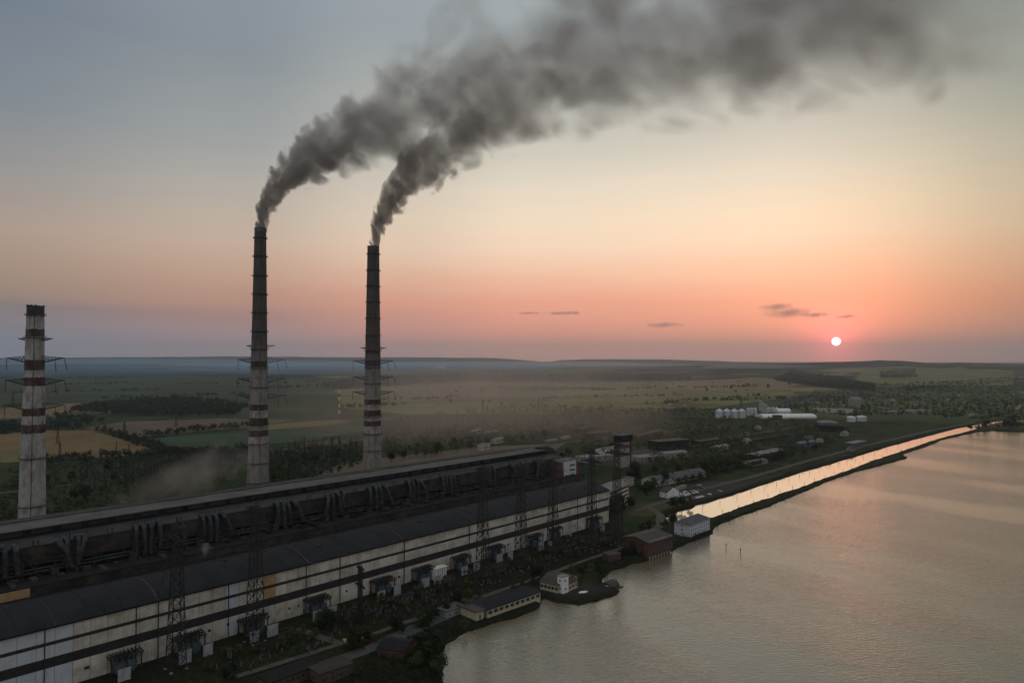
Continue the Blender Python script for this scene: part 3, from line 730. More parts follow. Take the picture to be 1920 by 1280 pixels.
for i, (x, yb, yt) in enumerate(TW):
    p = G(x, yb); h = CAM_H + (HORIZON - yt) * p.y / FPX
    o = bt if i == 0 else copy_tree(bt)
    o.location = p; o.rotation_euler.z = H_ROT + R(90) + R(random.uniform(-8, 8)); o.scale.z = h / 66.0
    tag(o, f'tall dark lattice tower, {ORD[len(TW) - 1 - i]} from the far end of the striped hall', 'lattice tower', 'lattice towers in front of the hall')
TT = []
for (x, yb, yt) in TW:
    p = G(x, yb); TT.append((p, CAM_H + (HORIZON - yt) * p.y / FPX))
def cable(a, b, sag, label, group):
    pts = [a.lerp(b, i / 10) - Vector((0, 0, 4 * sag * (i / 10) * (1 - i / 10))) for i in range(11)]
    o = MB().tube([p - a for p in pts], 0.07, 4).build('power_line', M['steel']); o.location = a
    tag(o, label, 'power line', group)
for (pa, ha), (pb, hb_) in zip(TT[:-1], TT[1:]):
    for off, f in ((-6, 0.94), (6, 0.94), (-8.5, 0.86), (8.5, 0.86)):
        cable(pa + HN * off + Vector((0, 0, ha * f - 3)), pb + HN * off + Vector((0, 0, hb_ * f - 3)), 5.0, 'thin sagging power line strung from lattice tower to lattice tower before the hall', 'power lines between the lattice towers')
for (pa, ha) in TT:
    for off in (-2.2, 2.2):
        e_ = HP((pa - HA).dot(HT) + off, 0.5, 24.6)
        cable(pa + HT * off + Vector((0, 0, ha * 0.86)), e_, 3.0, 'thin power line running down from a lattice tower to the hall eave', 'power lines down to the hall eave')
def portal_pole(px, yb, yt, label):
    p = G(px, yb); h = CAM_H + (HORIZON - yt) * p.y / FPX
    root = empty('power_pole', p, H_ROT + R(80), label, 'power pole')
    for s_ in (-1, 1):
        mb = MB(); lattice(mb, 0.55, 0.4, h, 12, 0.2, br=0.12); mb.v = [(x + s_ * 1.2, y, z) for x, y, z in mb.v]; mb.build('leg', M['steel'], root)
    for z, L in ((h * 0.66, 5.6), (h * 0.97, 4.2)): arm_truss(MB(), L, z, 0.5, 0.22).build('cross_arm', M['steel'], root)
portal_pole(675, 1168, 1060, 'twin legged power pole with two cross arms before the middle of the hall')
portal_pole(93, 1262, 1176, 'dark power pole standing close to the bluish white end of the hall wall')

# ------------------------------------------------------------------ transformers behind pale fire walls
def transformer():
    root = empty('transformer', (0, 0, 0), 0)
    MB().box(-3.4, 1.6, 0, 3.4, 5.2, 4.4).box(-3.6, 1.4, 4.4, 3.6, 5.4, 4.6).build('tank', M['teal'], root)
    for x in (-4.2, 3.5):
        rd = MB()
        for j in range(8): rd.box(x, 1.7 + j * 0.44, 0.7, x + 0.75, 1.9 + j * 0.44, 3.9)
        rd.build('radiator', M['teal'], root)
    MB().tube([(-2.6, 4.9, 6.1), (2.6, 4.9, 6.1)], 0.62, 12).bar((-1.5, 4.9, 4.5), (-1.5, 4.9, 5.6), 0.3).bar((1.5, 4.9, 4.5), (1.5, 4.9, 5.6), 0.3).build('oil_conservator', M['teal'], root)
    for x in (-2.2, 0, 2.2):
        b = MB(); b.tube([(x, 2.4, 4.5), (x * 1.15, 1.7, 7.4)], [0.34, 0.16], 8)
        for j in range(6): f = j / 6; b.lathe([(0.52 - 0.25 * f, 4.8 + j * 0.42), (0.52 - 0.25 * f, 4.95 + j * 0.42)], 8, x * (1 + 0.15 * f), 2.4 - 0.7 * f)
        b.build('bushing', M['brown_insulator'], root)
    return root
M['fire_slab'] = mat('fire_wall_slab', (0.36, 0.37, 0.38), 0.85, 0.3, 0.5, streak=0.4)
def fire_wall():
    root = empty('fire_wall', (0, 0, 0), 0)
    MB().box(-2.1, -0.25, 0, 2.1, 0.25, 4.9).build('slab', M['fire_slab'], root)
    MB().box(-2.3, -0.3, 4.9, 2.3, 0.3, 5.1).build('coping', M['concrete'], root)
    return root
def busbar_frame():
    root = empty('busbar_gantry', (0, 0, 0), 0)
    for x in (-5.5, 0, 5.5):
        for y in (0.4, 6.5): lattice_leg = MB().bar((x, y, 0), (x, y, 7.0), 0.42).bar((x - 0.8, y, 0), (x, y, 3), 0.2).bar((x + 0.8, y, 0), (x, y, 3), 0.2).build('leg', M['steel'], root)
    t = MB()
    for y in (0.4, 3.4, 6.5):
        t.bar((-6.4, y, 6.9), (6.4, y, 6.9), 0.35, 0.5); t.bar((-6.4, y, 6.0), (6.4, y, 6.0), 0.22)
        for j in range(8): t.bar((-6.4 + j * 1.6, y, 6.0), (-5.6 + j * 1.6, y, 6.9), 0.15)
    for x in np.arange(-6, 6.1, 1.5): t.bar((x, 0.4, 7.3), (x, 6.5, 7.3), 0.22)
    for x in np.arange(-5.6, 6, 1.4): t.bar((x, 0.3, 7.5), (x + 0.5, 6.6, 7.8), 0.35, 0.12)
    t.build('busbar', M['steel'], root)
    for x in (-4, -1.3, 1.3, 4):
        for y in (1.8, 5.0): MB().tube([(x, y, 6.8), (x, y, 5.2)], 0.2, 6).build('insulator_string', M['porcelain'], root)
    return root
tr0, fw0, bf0 = transformer(), fire_wall(), busbar_frame()
FW = [(1130, 995), (1067, 1013), (1032, 1027), (1015, 1031), (957, 1050), (937, 1053), (894, 1069), (871, 1077), (820, 1094), (798, 1100), (745, 1115), (715, 1125), (623, 1153), (595, 1163), (511, 1192), (477, 1203), (390, 1228), (347, 1243), (233, 1275)]
for i, (x, y) in enumerate(FW):
    o = fw0 if i == 0 else copy_tree(fw0)
    o.location = G(x, y); o.rotation_euler.z = H_ROT; o.scale.x = random.uniform(0.9, 1.25); o.scale.z = random.uniform(0.85, 1.05)
    tag(o, f'pale concrete fire wall, {ORD[i]} from the far end of the row before the hall', 'fire wall', 'pale fire walls along the hall')
TP = [(1128, 992), (1060, 1012), (1022, 1026), (946, 1049), (882, 1070), (808, 1094), (729, 1117), (608, 1154), (493, 1194), (369, 1232), (246, 1266)]
for i, (x, y) in enumerate(TP):
    base = G(x, y) + HN * random.uniform(2.4, 4.6) + HT * random.uniform(-2, 2)
    o = tr0 if i == 0 else copy_tree(tr0); o.location = base; o.rotation_euler.z = H_ROT
    tag(o, f'grey blue transformer with ribbed coolers, {ORD[i]} from the far end of the hall', 'transformer', 'transformers along the hall')
    o = bf0 if i == 0 else copy_tree(bf0); o.location = base + HN * 0.5; o.rotation_euler.z = H_ROT
    tag(o, f'dark steel busbar gantry over the {ORD[i]} transformer from the far end of the hall', 'busbar gantry', 'busbar gantries along the hall')
rb = empty('radiator_bank', G(828, 1086), H_ROT, 'white ribbed cooler bank standing beside the dark gantries in mid yard', 'cooler')
for j in range(5): MB().box(-4 + j * 1.7, 0, 0, -3.1 + j * 1.7, 4.5, 6.4).build('panel', M['white'], rb)
MB().box(-4.2, -0.2, 6.4, 4.6, 4.7, 6.8).build('header', M['white'], rb)
MB().box(-4.2, 0.4, -0.4, 4.6, 4.2, 0).build('plinth', M['concrete'], rb)

# switchgear columns, breakers and posts in the grass
def gear(h, r, name, m_):
    root = empty(name, (0, 0, 0), 0)
    MB().box(-0.16, -0.16, 0, 0.16, 0.16, h * 0.45).build('pedestal', M['steel'], root)
    b = MB().lathe([(r, h * 0.45), (r * 0.9, h)], 7)
    for j in range(5): z = h * (0.5 + 0.09 * j); b.lathe([(r * 1.7, z), (r * 1.7, z + 0.12)], 7)
    b.build('insulator', m_, root); return root
gear0 = gear(3.0, 0.15, 'insulator_post', M['porcelain']); n_g = 0
random.seed(5)
def strew(proto, n, poly, label, cat, group, first=True, rz=0, smin=0.8, smax=1.25):
    P = [G(x, y) for x, y in poly]; pl = np.array([(p.x, p.y) for p in P]); lo, hi = pl.min(0), pl.max(0); k_ = 0; out = []
    while k_ < n:
        x, y = random.uniform(lo[0], hi[0]), random.uniform(lo[1], hi[1])
        if not inside(pl, np.array([x]), np.array([y]))[0]: continue
        o = proto if (first and k_ == 0) else copy_tree(proto)
        o.location = (x, y, 0); o.rotation_euler.z = rz + random.uniform(-0.1, 0.1); s_ = random.uniform(smin, smax); o.scale = (s_, s_, s_)
        tag(o, label, cat, group); k_ += 1; out.append(o)
    return out
strew(gear0, 56, [(1010, 1050), (1180, 992), (1175, 1018), (1090, 1042), (900, 1110), (880, 1095)], 'thin pale insulator post in the grass between hall and lake', 'insulator', 'pale posts in the far yard')
strew(gear0, 34, [(690, 1150), (880, 1092), (870, 1120), (700, 1180)], 'thin pale insulator post in the grass of the middle yard', 'insulator', 'pale posts in the middle yard', first=False)
strew(gear0, 16, [(545, 1232), (660, 1185), (640, 1200), (560, 1238)], 'thin pale insulator post in the grass near the forked track', 'insulator', 'pale posts by the forked track', first=False)
strew(gear0, 14, [(400, 1262), (540, 1215), (520, 1240), (430, 1275)], 'thin pale insulator post in the dark grass of the nearest yard', 'insulator', 'pale posts in the nearest yard', first=False)
bk0 = empty('circuit_breaker', (0, 0, 0), 0)
MB().box(-2, -0.5, 0, 2, 0.5, 1.6).build('frame', M['steel'], bk0)
for x in (-1.6, 0, 1.6):
    MB().tube([(x, 0, 1.6), (x, 0, 4.6)], 0.28, 8).build('column', M['porcelain'], bk0); MB().box(x - 0.35, -0.9, 4.6, x + 0.35, 0.9, 5.2).build('interrupter', M['duct'], bk0)
for i, (x, y) in enumerate([(1092, 1020), (1045, 1037), (990, 1056), (915, 1082), (846, 1103), (770, 1128), (760, 1133), (665, 1150), (662, 1160), (540, 1200), (530, 1208), (430, 1238)]):
    o = bk0 if i == 0 else copy_tree(bk0); o.location = G(x, y); o.rotation_euler.z = H_ROT + (R(90) if i % 2 else 0)
    tag(o, f'three column circuit breaker in the yard grass, {ORD[i]} from the far end of the hall', 'circuit breaker', 'circuit breakers in the yard')

dc0 = empty('disconnector', (0, 0, 0), 0)
for x in (-2.4, 2.4): MB().bar((x, 0, 0), (x, 0, 4.2), 0.28).build('leg', M['steel'], dc0)
MB().bar((-3.2, 0, 4.2), (3.2, 0, 4.2), 0.3).bar((-3.2, 0.9, 4.2), (3.2, 0.9, 4.2), 0.2).build('beam', M['steel'], dc0)
for x in (-2.6, 0, 2.6): MB().tube([(x, 0, 4.3), (x, 0, 5.7)], 0.17, 6).build('insulator', M['porcelain'], dc0); MB().bar((x, -0.2, 5.7), (x, 1.4, 5.9), 0.14).build('blade', M['duct'], dc0)
random.seed(15)
strew(dc0, 58, [(1150, 990), (1175, 1012), (900, 1104), (690, 1172), (560, 1222), (430, 1266), (410, 1250), (520, 1204), (700, 1136), (880, 1082)], 'dark switch frame with three insulators in the yard before the hall', 'switch frame', 'switch frames in the yard', rz=H_ROT)
ks0 = empty('control_cabinet', (0, 0, 0), 0)
MB().box(-0.9, -0.5, 0.3, 0.9, 0.5, 2.3).build('case', M['duct'], ks0); MB().box(-1.0, -0.6, 2.3, 1.0, 0.6, 2.42).build('roof', M['steel'], ks0); MB().box(-0.8, -0.45, 0, 0.8, 0.45, 0.3).build('plinth', M['concrete'], ks0)
strew(ks0, 28, [(1150, 996), (1170, 1010), (900, 1100), (690, 1168), (430, 1262), (420, 1252), (700, 1146), (880, 1090)], 'small grey control cabinet in the yard before the hall', 'cabinet', 'control cabinets in the yard', rz=H_ROT)
# ------------------------------------------------------------------ tracks and roads: sheets over the ground
def strip(name, px, width, m_, z=0.34):
    pts = [Vector(G(x, y)) for x, y in px]; L = []; Rr = []
    fine = []
    for a, b in zip(pts[:-1], pts[1:]):
        n_ = max(1, int((b - a).length / 12)); fine += [a.lerp(b, i / n_) for i in range(n_)]
    fine.append(pts[-1])
    for i, p in enumerate(fine):
        d = fine[min(i + 1, len(fine) - 1)] - fine[max(i - 1, 0)]; d.z = 0; d.normalize(); nn = Vector((-d.y, d.x, 0)); w_ = width / 2 * (1 + 0.12 * math.sin(i * 1.7))
        L.append(p + nn * w_ + Vector((0, 0, z))); Rr.append(p - nn * w_ + Vector((0, 0, z)))
    n_ = len(fine); mb = MB(); mb.add(L + Rr, [(i, n_ + i, n_ + i + 1, i + 1) for i in range(n_ - 1)])
    return tag(mb.build(name, m_), kind='structure')
strip('path', [(440, 1270), (535, 1240), (620, 1213), (689, 1193), (758, 1168), (850, 1138), (1012, 1082), (1099, 1050), (1164, 1028), (1185, 1018)], 3.4, M['gravel'])
strip('path', [(560, 1178), (600, 1195), (640, 1207)], 4.0, M['gravel'], 0.345)
strip('road', [(480, 1300), (600, 1250), (690, 1218), (780, 1178), (850, 1150), (885, 1130), (905, 1118)], 8.0, M['asphalt'], 0.33)
strip('road', [(1185, 1018), (1240, 985), (1238, 965), (1215, 950), (1245, 940), (1320, 916), (1400, 897), (1500, 868), (1620, 836), (1750, 806), (1830, 792)], 7.0, M['gravel'], 0.33)
strip('road', [(1180, 962), (1215, 950)], 5.0, M['gravel'], 0.335)
strip('railway', [(620, 897), (740, 874), (860, 856), (960, 842), (1060, 830), (1200, 815), (1330, 800)], 9.0, M['gravel'], 0.33)
strip('railway', [(1090, 866), (1200, 846), (1330, 826), (1420, 812), (1500, 800)], 7.0, M['gravel'], 0.33)
strip('road', [(560, 838), (640, 828), (760, 818), (900, 808)], 8.0, M['gravel'], 0.33)
strip('road', [(0, 925), (110, 912), (240, 893)], 6.0, M['gravel'], 0.33)
strip('road', [(640, 790), (760, 778), (860, 768)], 9.0, M['gravel'], 0.33)
strip('road', [(840, 782), (960, 774), (1060, 770), (1200, 764)], 10.0, M['gravel'], 0.33)
# ------------------------------------------------------------------ buildings
def house(name, label, cat, p0, p1, width, h, roof='gable', rh=3.0, wm='cream', rm='grey_roof', rows=1, cols=4, ww=1.2, wh=1.5, z0=0.0, group=None, ends=1, over=0.5, sill=1.0, door=False, chim=False, wingm='dark_glass'):
    """p0 -> p1: foot of the front facade, left to right as seen; the house reaches back from it"""
    p0, p1 = Vector(p0), Vector(p1); d = p1 - p0; d.z = 0; L = d.length; rz = math.atan2(d.y, d.x)
    root = empty(name, (p0.x, p0.y, z0), rz, label, cat, group)
    body = MB(); body.box(0, 0, -1.5, L, width, h)
    if roof == 'gable': body.prism([(0.02, h), (width - 0.02, h), (width / 2, h + rh)], 0.02, L - 0.02) if False else None
    if roof == 'gable':
        for xx in (0.0, L - 0.3):
            body.add([(xx, 0, h), (xx, width, h), (xx, width / 2, h + rh), (xx + 0.3, 0, h), (xx + 0.3, width, h), (xx + 0.3, width / 2, h + rh)], [(0, 1, 2), (3, 5, 4), (0, 2, 5, 3), (1, 4, 5, 2)])
    body.build('wall', M[wm], root)
    rf = MB(); o_ = over; t = 0.25
    if roof == 'flat':
        rf.box(-o_, -o_, h + 0.003, L + o_, width + o_, h + 0.45)
    elif roof == 'gable':
        sl = rh / (width / 2); e = h - o_ * sl
        pr = [(-o_, e), (width / 2, h + rh), (width + o_, e)]
        vs = [(x, y, z + 0.03) for x in (-o_, L + o_) for y, z in pr] + [(x, y, z + t + 0.03) for x in (-o_, L + o_) for y, z in pr]
        rf.add(vs, [(0, 3, 4, 1), (1, 4, 5, 2), (6, 7, 10, 9), (7, 8, 11, 10), (0, 1, 7, 6), (1, 2, 8, 7), (3, 9, 10, 4), (4, 10, 11, 5), (0, 6, 9, 3), (2, 5, 11, 8)])
    elif roof == 'hip':
        k_ = min(width / 2, L / 2 - 0.5)
        vs = [(-o_, -o_, h + 0.01), (L + o_, -o_, h + 0.01), (L + o_, width + o_, h + 0.01), (-o_, width + o_, h + 0.01), (k_, width / 2, h + rh), (L - k_, width / 2, h + rh)]
        rf.add(vs, [(0, 1, 5, 4), (1, 2, 5), (2, 3, 4, 5), (3, 0, 4), (0, 3, 2, 1)])
    elif roof == 'barrel':
        ys = [width / 2 - (width / 2 + 0.1) * math.cos(math.pi * i / 12) for i in range(13)]; zs = [h + rh * math.sin(math.pi * i / 12) for i in range(13)]
        vs = [(x, y, z) for x in (-0.3, L + 0.3) for y, z in zip(ys, zs)]
        rf.add(vs, [(i, i + 1, 14 + i, 13 + i) for i in range(12)] + [tuple(range(13)), tuple(range(13, 26))[::-1], (0, 13, 25, 12)])
    elif roof == 'mono':
        rf.add([(-o_, -o_, h + 0.02), (L + o_, -o_, h + 0.02), (L + o_, width + o_, h + rh), (-o_, width + o_, h + rh), (-o_, -o_, h + 0.3), (L + o_, -o_, h + 0.3), (L + o_, width + o_, h + rh + .3), (-o_, width + o_, h + rh + .3)],
               [(0, 3, 2, 1), (4, 5, 6, 7), (0, 1, 5, 4), (1, 2, 6, 5), (2, 3, 7, 6), (3, 0, 4, 7)])
    ro = rf.build('roof', M[rm], root)
    if chim: MB().box(L * 0.6, width / 2 - 0.5, h + rh * 0.6, L * 0.6 + 0.9, width / 2 + 0.5, h + rh + 1.4).build('chimney_stack', M['brick'], ro)
    proto = None
    def win(x, z, side, w_):
        nonlocal proto
        o = link('window', proto, root) if proto else None
        if o is None:
            o = MB().box(-0.5, -0.07, 0, 0.5, 0.04, 1).build('window', M[wingm], root); proto = o.data
        if side == 0: o.location = (x, 0, z)
        elif side == 1: o.location = (0, x, z); o.rotation_euler.z = -math.pi / 2
        elif side == 2: o.location = (L, x, z); o.rotation_euler.z = math.pi / 2
        o.scale = (w_, 1, wh)
    if rows:
        fh = h / rows
        for r_ in range(rows):
            for c_ in range(cols): win((c_ + 0.5) * L / cols, r_ * fh + sill, 0, ww)
            if ends:
                ne = max(1, min(ends, int(width / 3)))
                for c_ in range(ne): win((c_ + 0.5) * width / ne, r_ * fh + sill, 1, min(ww, 1.6)); win((c_ + 0.5) * width / ne, r_ * fh + sill, 2, min(ww, 1.6))
    if door: MB().box(L * 0.88, -0.09, 0, L * 0.88 + 1.4, 0.03, 2.3).build('door', M['timber'], root)
    return root
g = lambda x, y, z=0.0: G(x, y, z)
# --- lakeside
house('pump_house', 'long low cream lakeside building with a dark flat roof and a row of square windows', 'building', g(914, 1158), g(1013, 1123), 11.5, 4.0, 'flat', 0, 'yellow', 'bitumen', 1, 10, 2.4, 1.5, over=0.9, ends=1, sill=1.5)
house('porch', 'narrow cream annexe with a door at the near end of the long lakeside building', 'building', g(893, 1163.5), g(907, 1158.5), 14.0, 4.0, 'flat', 0, 'yellow', 'rust_roof', 1, 1, 1.0, 2.0, over=0.7, ends=0, sill=0.3)
qy = empty('quay', G(908, 1166, -2), math.atan2(*(lambda d: (d.y, d.x))(G(1014, 1128) - G(908, 1166))), 'dark timber quay edging the lake under the long cream building', 'quay')
Lq = (G(1014, 1128) - G(908, 1166)).length
MB().box(0, -1.0, 0.9, Lq, 3.4, 1.5).build('deck', M['timber'], qy)
for j in range(14): MB().box(j * Lq / 14 + 0.4, -0.8, -3, j * Lq / 14 + 0.9, -0.2, 0.9).build('pile', M['timber'], qy)
house('boat_house', 'cream gabled house on the little stony headland', 'building', g(1013, 1104), g(1047, 1112), 20.0, 4.2, 'gable', 3.0, 'yellow', 'rust_roof', 1, 5, 1.7, 1.5, sill=1.4, over=0.6, ends=3)
hb = house('tower_block', 'small white square tower against the gabled house on the headland', 'tower', g(1055, 1113), g(1066, 1109.5), 4.0, 8.6, 'flat', 0, 'white', 'concrete', 2, 1, 0.9, 1.0, over=0.15, ends=1, sill=1.8)
house('side_wing', 'low cream wing with two windows beside the small white tower', 'building', g(1066, 1109), g(1083, 1101), 8.0, 4.2, 'gable', 1.6, 'yellow', 'rust_roof', 1, 3, 1.4, 1.4, sill=1.4)
fh = empty('floating_hut', G(1145, 1101, -2), H_ROT, 'rounded dark hut on a small raft beside the headland', 'hut')
MB().box(-7, -4.5, -0.4, 6, 4.5, 0.35).build('raft', M['timber'], fh)
MB().add([(x, y, z) for x in (-4.5, 3.6) for y, z in [(-3.4, 0.36), (-3.2, 2.2), (-1.8, 3.7), (1.8, 3.7), (3.2, 2.2), (3.4, 0.36)]], [(0, 1, 7, 6), (1, 2, 8, 7), (2, 3, 9, 8), (3, 4, 10, 9), (4, 5, 11, 10), (0, 5, 4, 3, 2, 1), (6, 7, 8, 9, 10, 11)]).build('cabin', M['rust_roof'], fh)
MB().box(-4.7, -1.6, 0.4, -4.52, 0.4, 2.3).build('door', M['white'], fh)
MB().bar((5.6, -4, 0.3), (5.6, -4, 1.4), 0.12).bar((5.6, 4, 0.3), (5.6, 4, 1.4), 0.12).bar((5.6, -4, 1.4), (5.6, 4, 1.4), 0.1).build('railing', M['steel'], fh)
bo = empty('rowing_boat', G(1093, 1110, 0.2), 0.3, 'small upturned white boat lying on the stony headland', 'boat')
hull = MB(); secs = [(-2.6, 0.15, 0.3), (-1.6, 0.8, 0.75), (0, 1.05, 0.9), (1.6, 0.8, 0.8), (2.8, 0.06, 0.5)]
vs = []
for x, w_, hh in secs: vs += [(x, -w_, 0), (x, -w_ * 0.7, hh * 0.7), (x, 0, hh), (x, w_ * 0.7, hh * 0.7), (x, w_, 0)]
hull.add(vs, [(i * 5 + j, i * 5 + j + 1, i * 5 + j + 6, i * 5 + j + 5) for i in range(4) for j in range(4)]); hull.build('hull', M['white'], bo, True)
MB().box(-2.2, -0.06, 0.85, 2.2, 0.06, 1.0).build('keel', M['timber'], bo)
ph = house('brick_pump_hall', 'red brick pump hall with a dark sheet roof standing in the lake edge', 'building', g(1216, 1044), g(1259, 1030), 20.0, 9.0, 'gable', 2.2, 'brick', 'rust_roof', 2, 7, 1.6, 2.0, over=0.9, ends=2, sill=1.2)
pl_ = (G(1259, 1030) - G(1216, 1044)).length
MB().box(0.2, -0.75, 8.6, pl_ - 0.2, -0.15, 10.0).build('parapet', M['pale_roof'], ph)
for j in range(8): MB().box(j * pl_ / 8 + 0.5, -0.6, -6, j * pl_ / 8 + 1.2, -0.05, 0).build('pier', M['concrete'], ph)
MB().box(pl_ + 0.2, 2, 0, pl_ + 4, 7, 5).build('blue_annexe', M['teal'], ph)
house('brick_shed', 'small red brick shed beside the gravel track by the lake', 'shed', g(1141, 1054), g(1164, 1051), 7.0, 4.2, 'flat', 0, 'brick', 'rust_roof', 1, 2, 0.8, 0.8, over=0.25, ends=1, sill=2.2)
house('white_block', 'white three storey house with dark hipped roof between canal and lake', 'building', g(1294, 1007), g(1331, 992), 12.5, 8.4, 'hip', 3.6, 'white_panel', 'grey_roof', 3, 9, 0.95, 1.25, over=0.7, ends=1, sill=1.0)
# --- foot of the picture
house('brick_hut', 'dark roofed brick hut with pale blue door near the bottom shore', 'hut', g(708, 1229), g(757, 1236), 12, 3.4, 'gable', 1.8, 'brick', 'bitumen', 1, 4, 1.0, 1.0, ends=1, door=True)
house('long_shed', 'long low dark shed on the track at the bottom edge of the picture', 'shed', g(505, 1300), g(600, 1262), 9, 3.6, 'flat', 0, 'timber', 'soot', 1, 10, 1.0, 0.9, over=0.3, sill=1.6)
house('brick_shed', 'low brown shed with flat roof below the forked track', 'shed', g(600, 1285), g(662, 1262), 9, 4.0, 'flat', 0, 'timber', 'rust_dark', 1, 4, 1.0, 1.0, over=0.3)
house('brick_shed', 'pale brick store with a flat roof behind the near end of the lakeside building', 'shed', g(838, 1160), g(872, 1148), 7, 3.2, 'flat', 0, 'concrete', 'grey_roof', 1, 3, 1.0, 0.9, over=0.3)
cn = empty('canopy', G(655, 1212), 0.4, 'small tan canopy on four legs beside the forked track', 'canopy')
MB().box(-2.6, -1.8, 3.0, 2.6, 1.8, 3.3).build('roof', M['ochre'], cn)
for x in (-2.3, 2.3):
    for y in (-1.5, 1.5): MB().box(x - 0.1, y - 0.1, 0, x + 0.1, y + 0.1, 3.0).build('leg', M['steel'], cn)
# --- by the far end of the hall
an = house('office_block', 'grey five storey office block with banded windows behind the hall end', 'building', G(1143, 961), G(1179, 944), 18.0, 17.0, 'gable', 3.0, 'pale', 'pale_roof', 0, 0, ends=0, over=0.4)
La = (G(1179, 944) - G(1143, 961)).length
for j in range(5): MB().box(0.8, -0.08, 1.4 + j * 3.3, La - 0.8, 0.02, 3.0 + j * 3.3).build('window_band', M['dark_glass'], an)
for j in range(5): MB().box(La - 0.02, 1, 1.4 + j * 3.3, La + 0.08, 17, 3.0 + j * 3.3).build('window_band', M['dark_glass'], an)
house('gatehouse', 'small house with a bright white gable beside the car park', 'house', g(1237, 931), g(1251, 934), 16, 5.0, 'gable', 4.0, 'white', 'rust_roof', 2, 2, 0.8, 1.0, sill=1.2, over=0.2)
house('kiosk', 'small yellow building behind the grey office block', 'building', g(1178, 912), g(1189, 909), 8, 7.5, 'flat', 0, 'yellow', 'grey_roof', 2, 3, 0.9, 1.0, over=0.2)
house('workshop', 'long grey workshop with pale end windows behind the car park', 'building', g(1225, 913), g(1323, 894), 15, 5.6, 'gable', 3.4, 'pale', 'grey_roof', 1, 20, 1.3, 2.4, sill=1.6)
house('bus_shelter', 'low pale shelter along the car park edge', 'shelter', g(1258, 925), g(1287, 914), 3, 2.4, 'flat', 0, 'concrete', 'pale_roof', 0, 0, ends=0, over=0.2)
house('white_shed', 'bright white low shed just beyond the stair tower', 'shed', g(1084, 902), g(1094, 899), 9, 4.0, 'flat', 0, 'white', 'white', 1, 2, 1.0, 1.0, over=0.15)
# coal tower: pale banded face, dark head
ct0, ct1 = G(1164, 877), G(1181, 874)
dd = ct1 - ct0; rz = math.atan2(dd.y, dd.x); Lc = dd.length
hc = CAM_H + (HORIZON - 817) * ct0.y / FPX
ct = empty('transfer_tower', ct0, rz, 'square dark headed coal tower with faded red bands rising from the trees', 'tower')
mb = MB(); zs = [0, hc * 0.35, hc * 0.46, hc * 0.60, hc * 0.70, hc * 0.80]
for j in range(5): mb.cur = [0, 1, 0, 1, 0][j]; mb.box(0, 0, zs[j], Lc, 9, zs[j + 1])
mb.build('wall', [M['concrete'], M['brick']], ct)
MB().box(Lc, 1, 0, Lc + 4.0, 8, hc * 0.98).build('stair_shaft', M['soot'], ct)
MB().box(-0.7, -0.7, hc * 0.80, Lc + 4.6, 9.7, hc).build('head', M['soot'], ct)
MB().box(-0.9, -0.9, hc, Lc + 4.8, 9.9, hc + 0.9).build('roof', M['grey_roof'], ct)
for j in range(4): MB().box(Lc * 0.2 + j * Lc * 0.18, -0.78, hc * 0.87, Lc * 0.3 + j * Lc * 0.18, -0.68, hc * 0.94).build('window', M['dark_glass'], ct)
# --- silos, hangars, tanks
def silo(px, yb, yt, r_px, label, tall):
    p = G(px, yb); r = r_px * p.y / FPX; h = CAM_H + (HORIZON - yt) * p.y / FPX
    root = empty('silo', p, 0, label, 'silo', 'steel grain silos')
    b = MB().lathe([(r, 0), (r, h * (0.78 if not tall else 0.88))], 20); 
    for j in range(1, 7): b.lathe([(r + 0.1, h * 0.12 * j), (r + 0.1, h * 0.12 * j + 0.25)], 20)
    b.build('barrel', M['zinc'], root)
    z1 = h * (0.78 if not tall else 0.88); MB().lathe([(r + 0.3, z1 + 0.01), (r * 0.18, h), (r * 0.18, h + 1.2)], 20).build('cone_roof', M['zinc'], root)
    MB().bar((r + 0.3, 0, 0), (r + 0.3, 0, z1), 0.4, 0.2).build('ladder', M['steel'], root)
for i, x in enumerate((1349, 1363, 1377, 1391)): silo(x, 783, 766, 7.0, f'squat cone roofed steel silo, {ORD[i]} from the chimney side of the row', False)
for i, x in enumerate((1403, 1409.5, 1416)): silo(x, 779, 764, 3.3, f'slim steel silo of the middle trio, {ORD[i]} from the squat silos', True)
for i, x in enumerate((1442, 1449, 1456)): silo(x, 773, 763, 3.4, f'slim steel silo behind the white hangars, {ORD[i]} from the squat silos', True)
house('hangar', 'long white barrel roofed hangar in front of the silos', 'hangar', g(1432, 785), g(1531, 784), 40, 3.0, 'barrel', 5.5, 'zinc', 'white', 0, 0, ends=0)
house('hangar', 'shorter white barrel roofed hangar behind the long one', 'hangar', g(1459, 775), g(1483, 775), 26, 4, 'barrel', 7, 'zinc', 'white', 0, 0, ends=0)
house('brick_office', 'brown brick office in front of the long white hangar', 'building', g(1453, 787), g(1467, 787), 14, 9, 'flat', 0, 'brick', 'rust_roof', 2, 5, 1.2, 1.5)
for i in range(4):
    e_ = empty('elevator_mast', G(1425 + i * 4, 777), 0, f'thin conveyor mast between the silo groups, {ORD[i]} from the squat silos', 'mast', 'conveyor masts by the silos')
    lattice(MB(), 1.2, 1.0, 32 - i * 3, 9, 0.3).build('frame', M['zinc'], e_); MB().bar((0, 0, 31 - i * 3), (6, 0, 24 - i * 3), 0.6).build('chute', M['zinc'], e_)
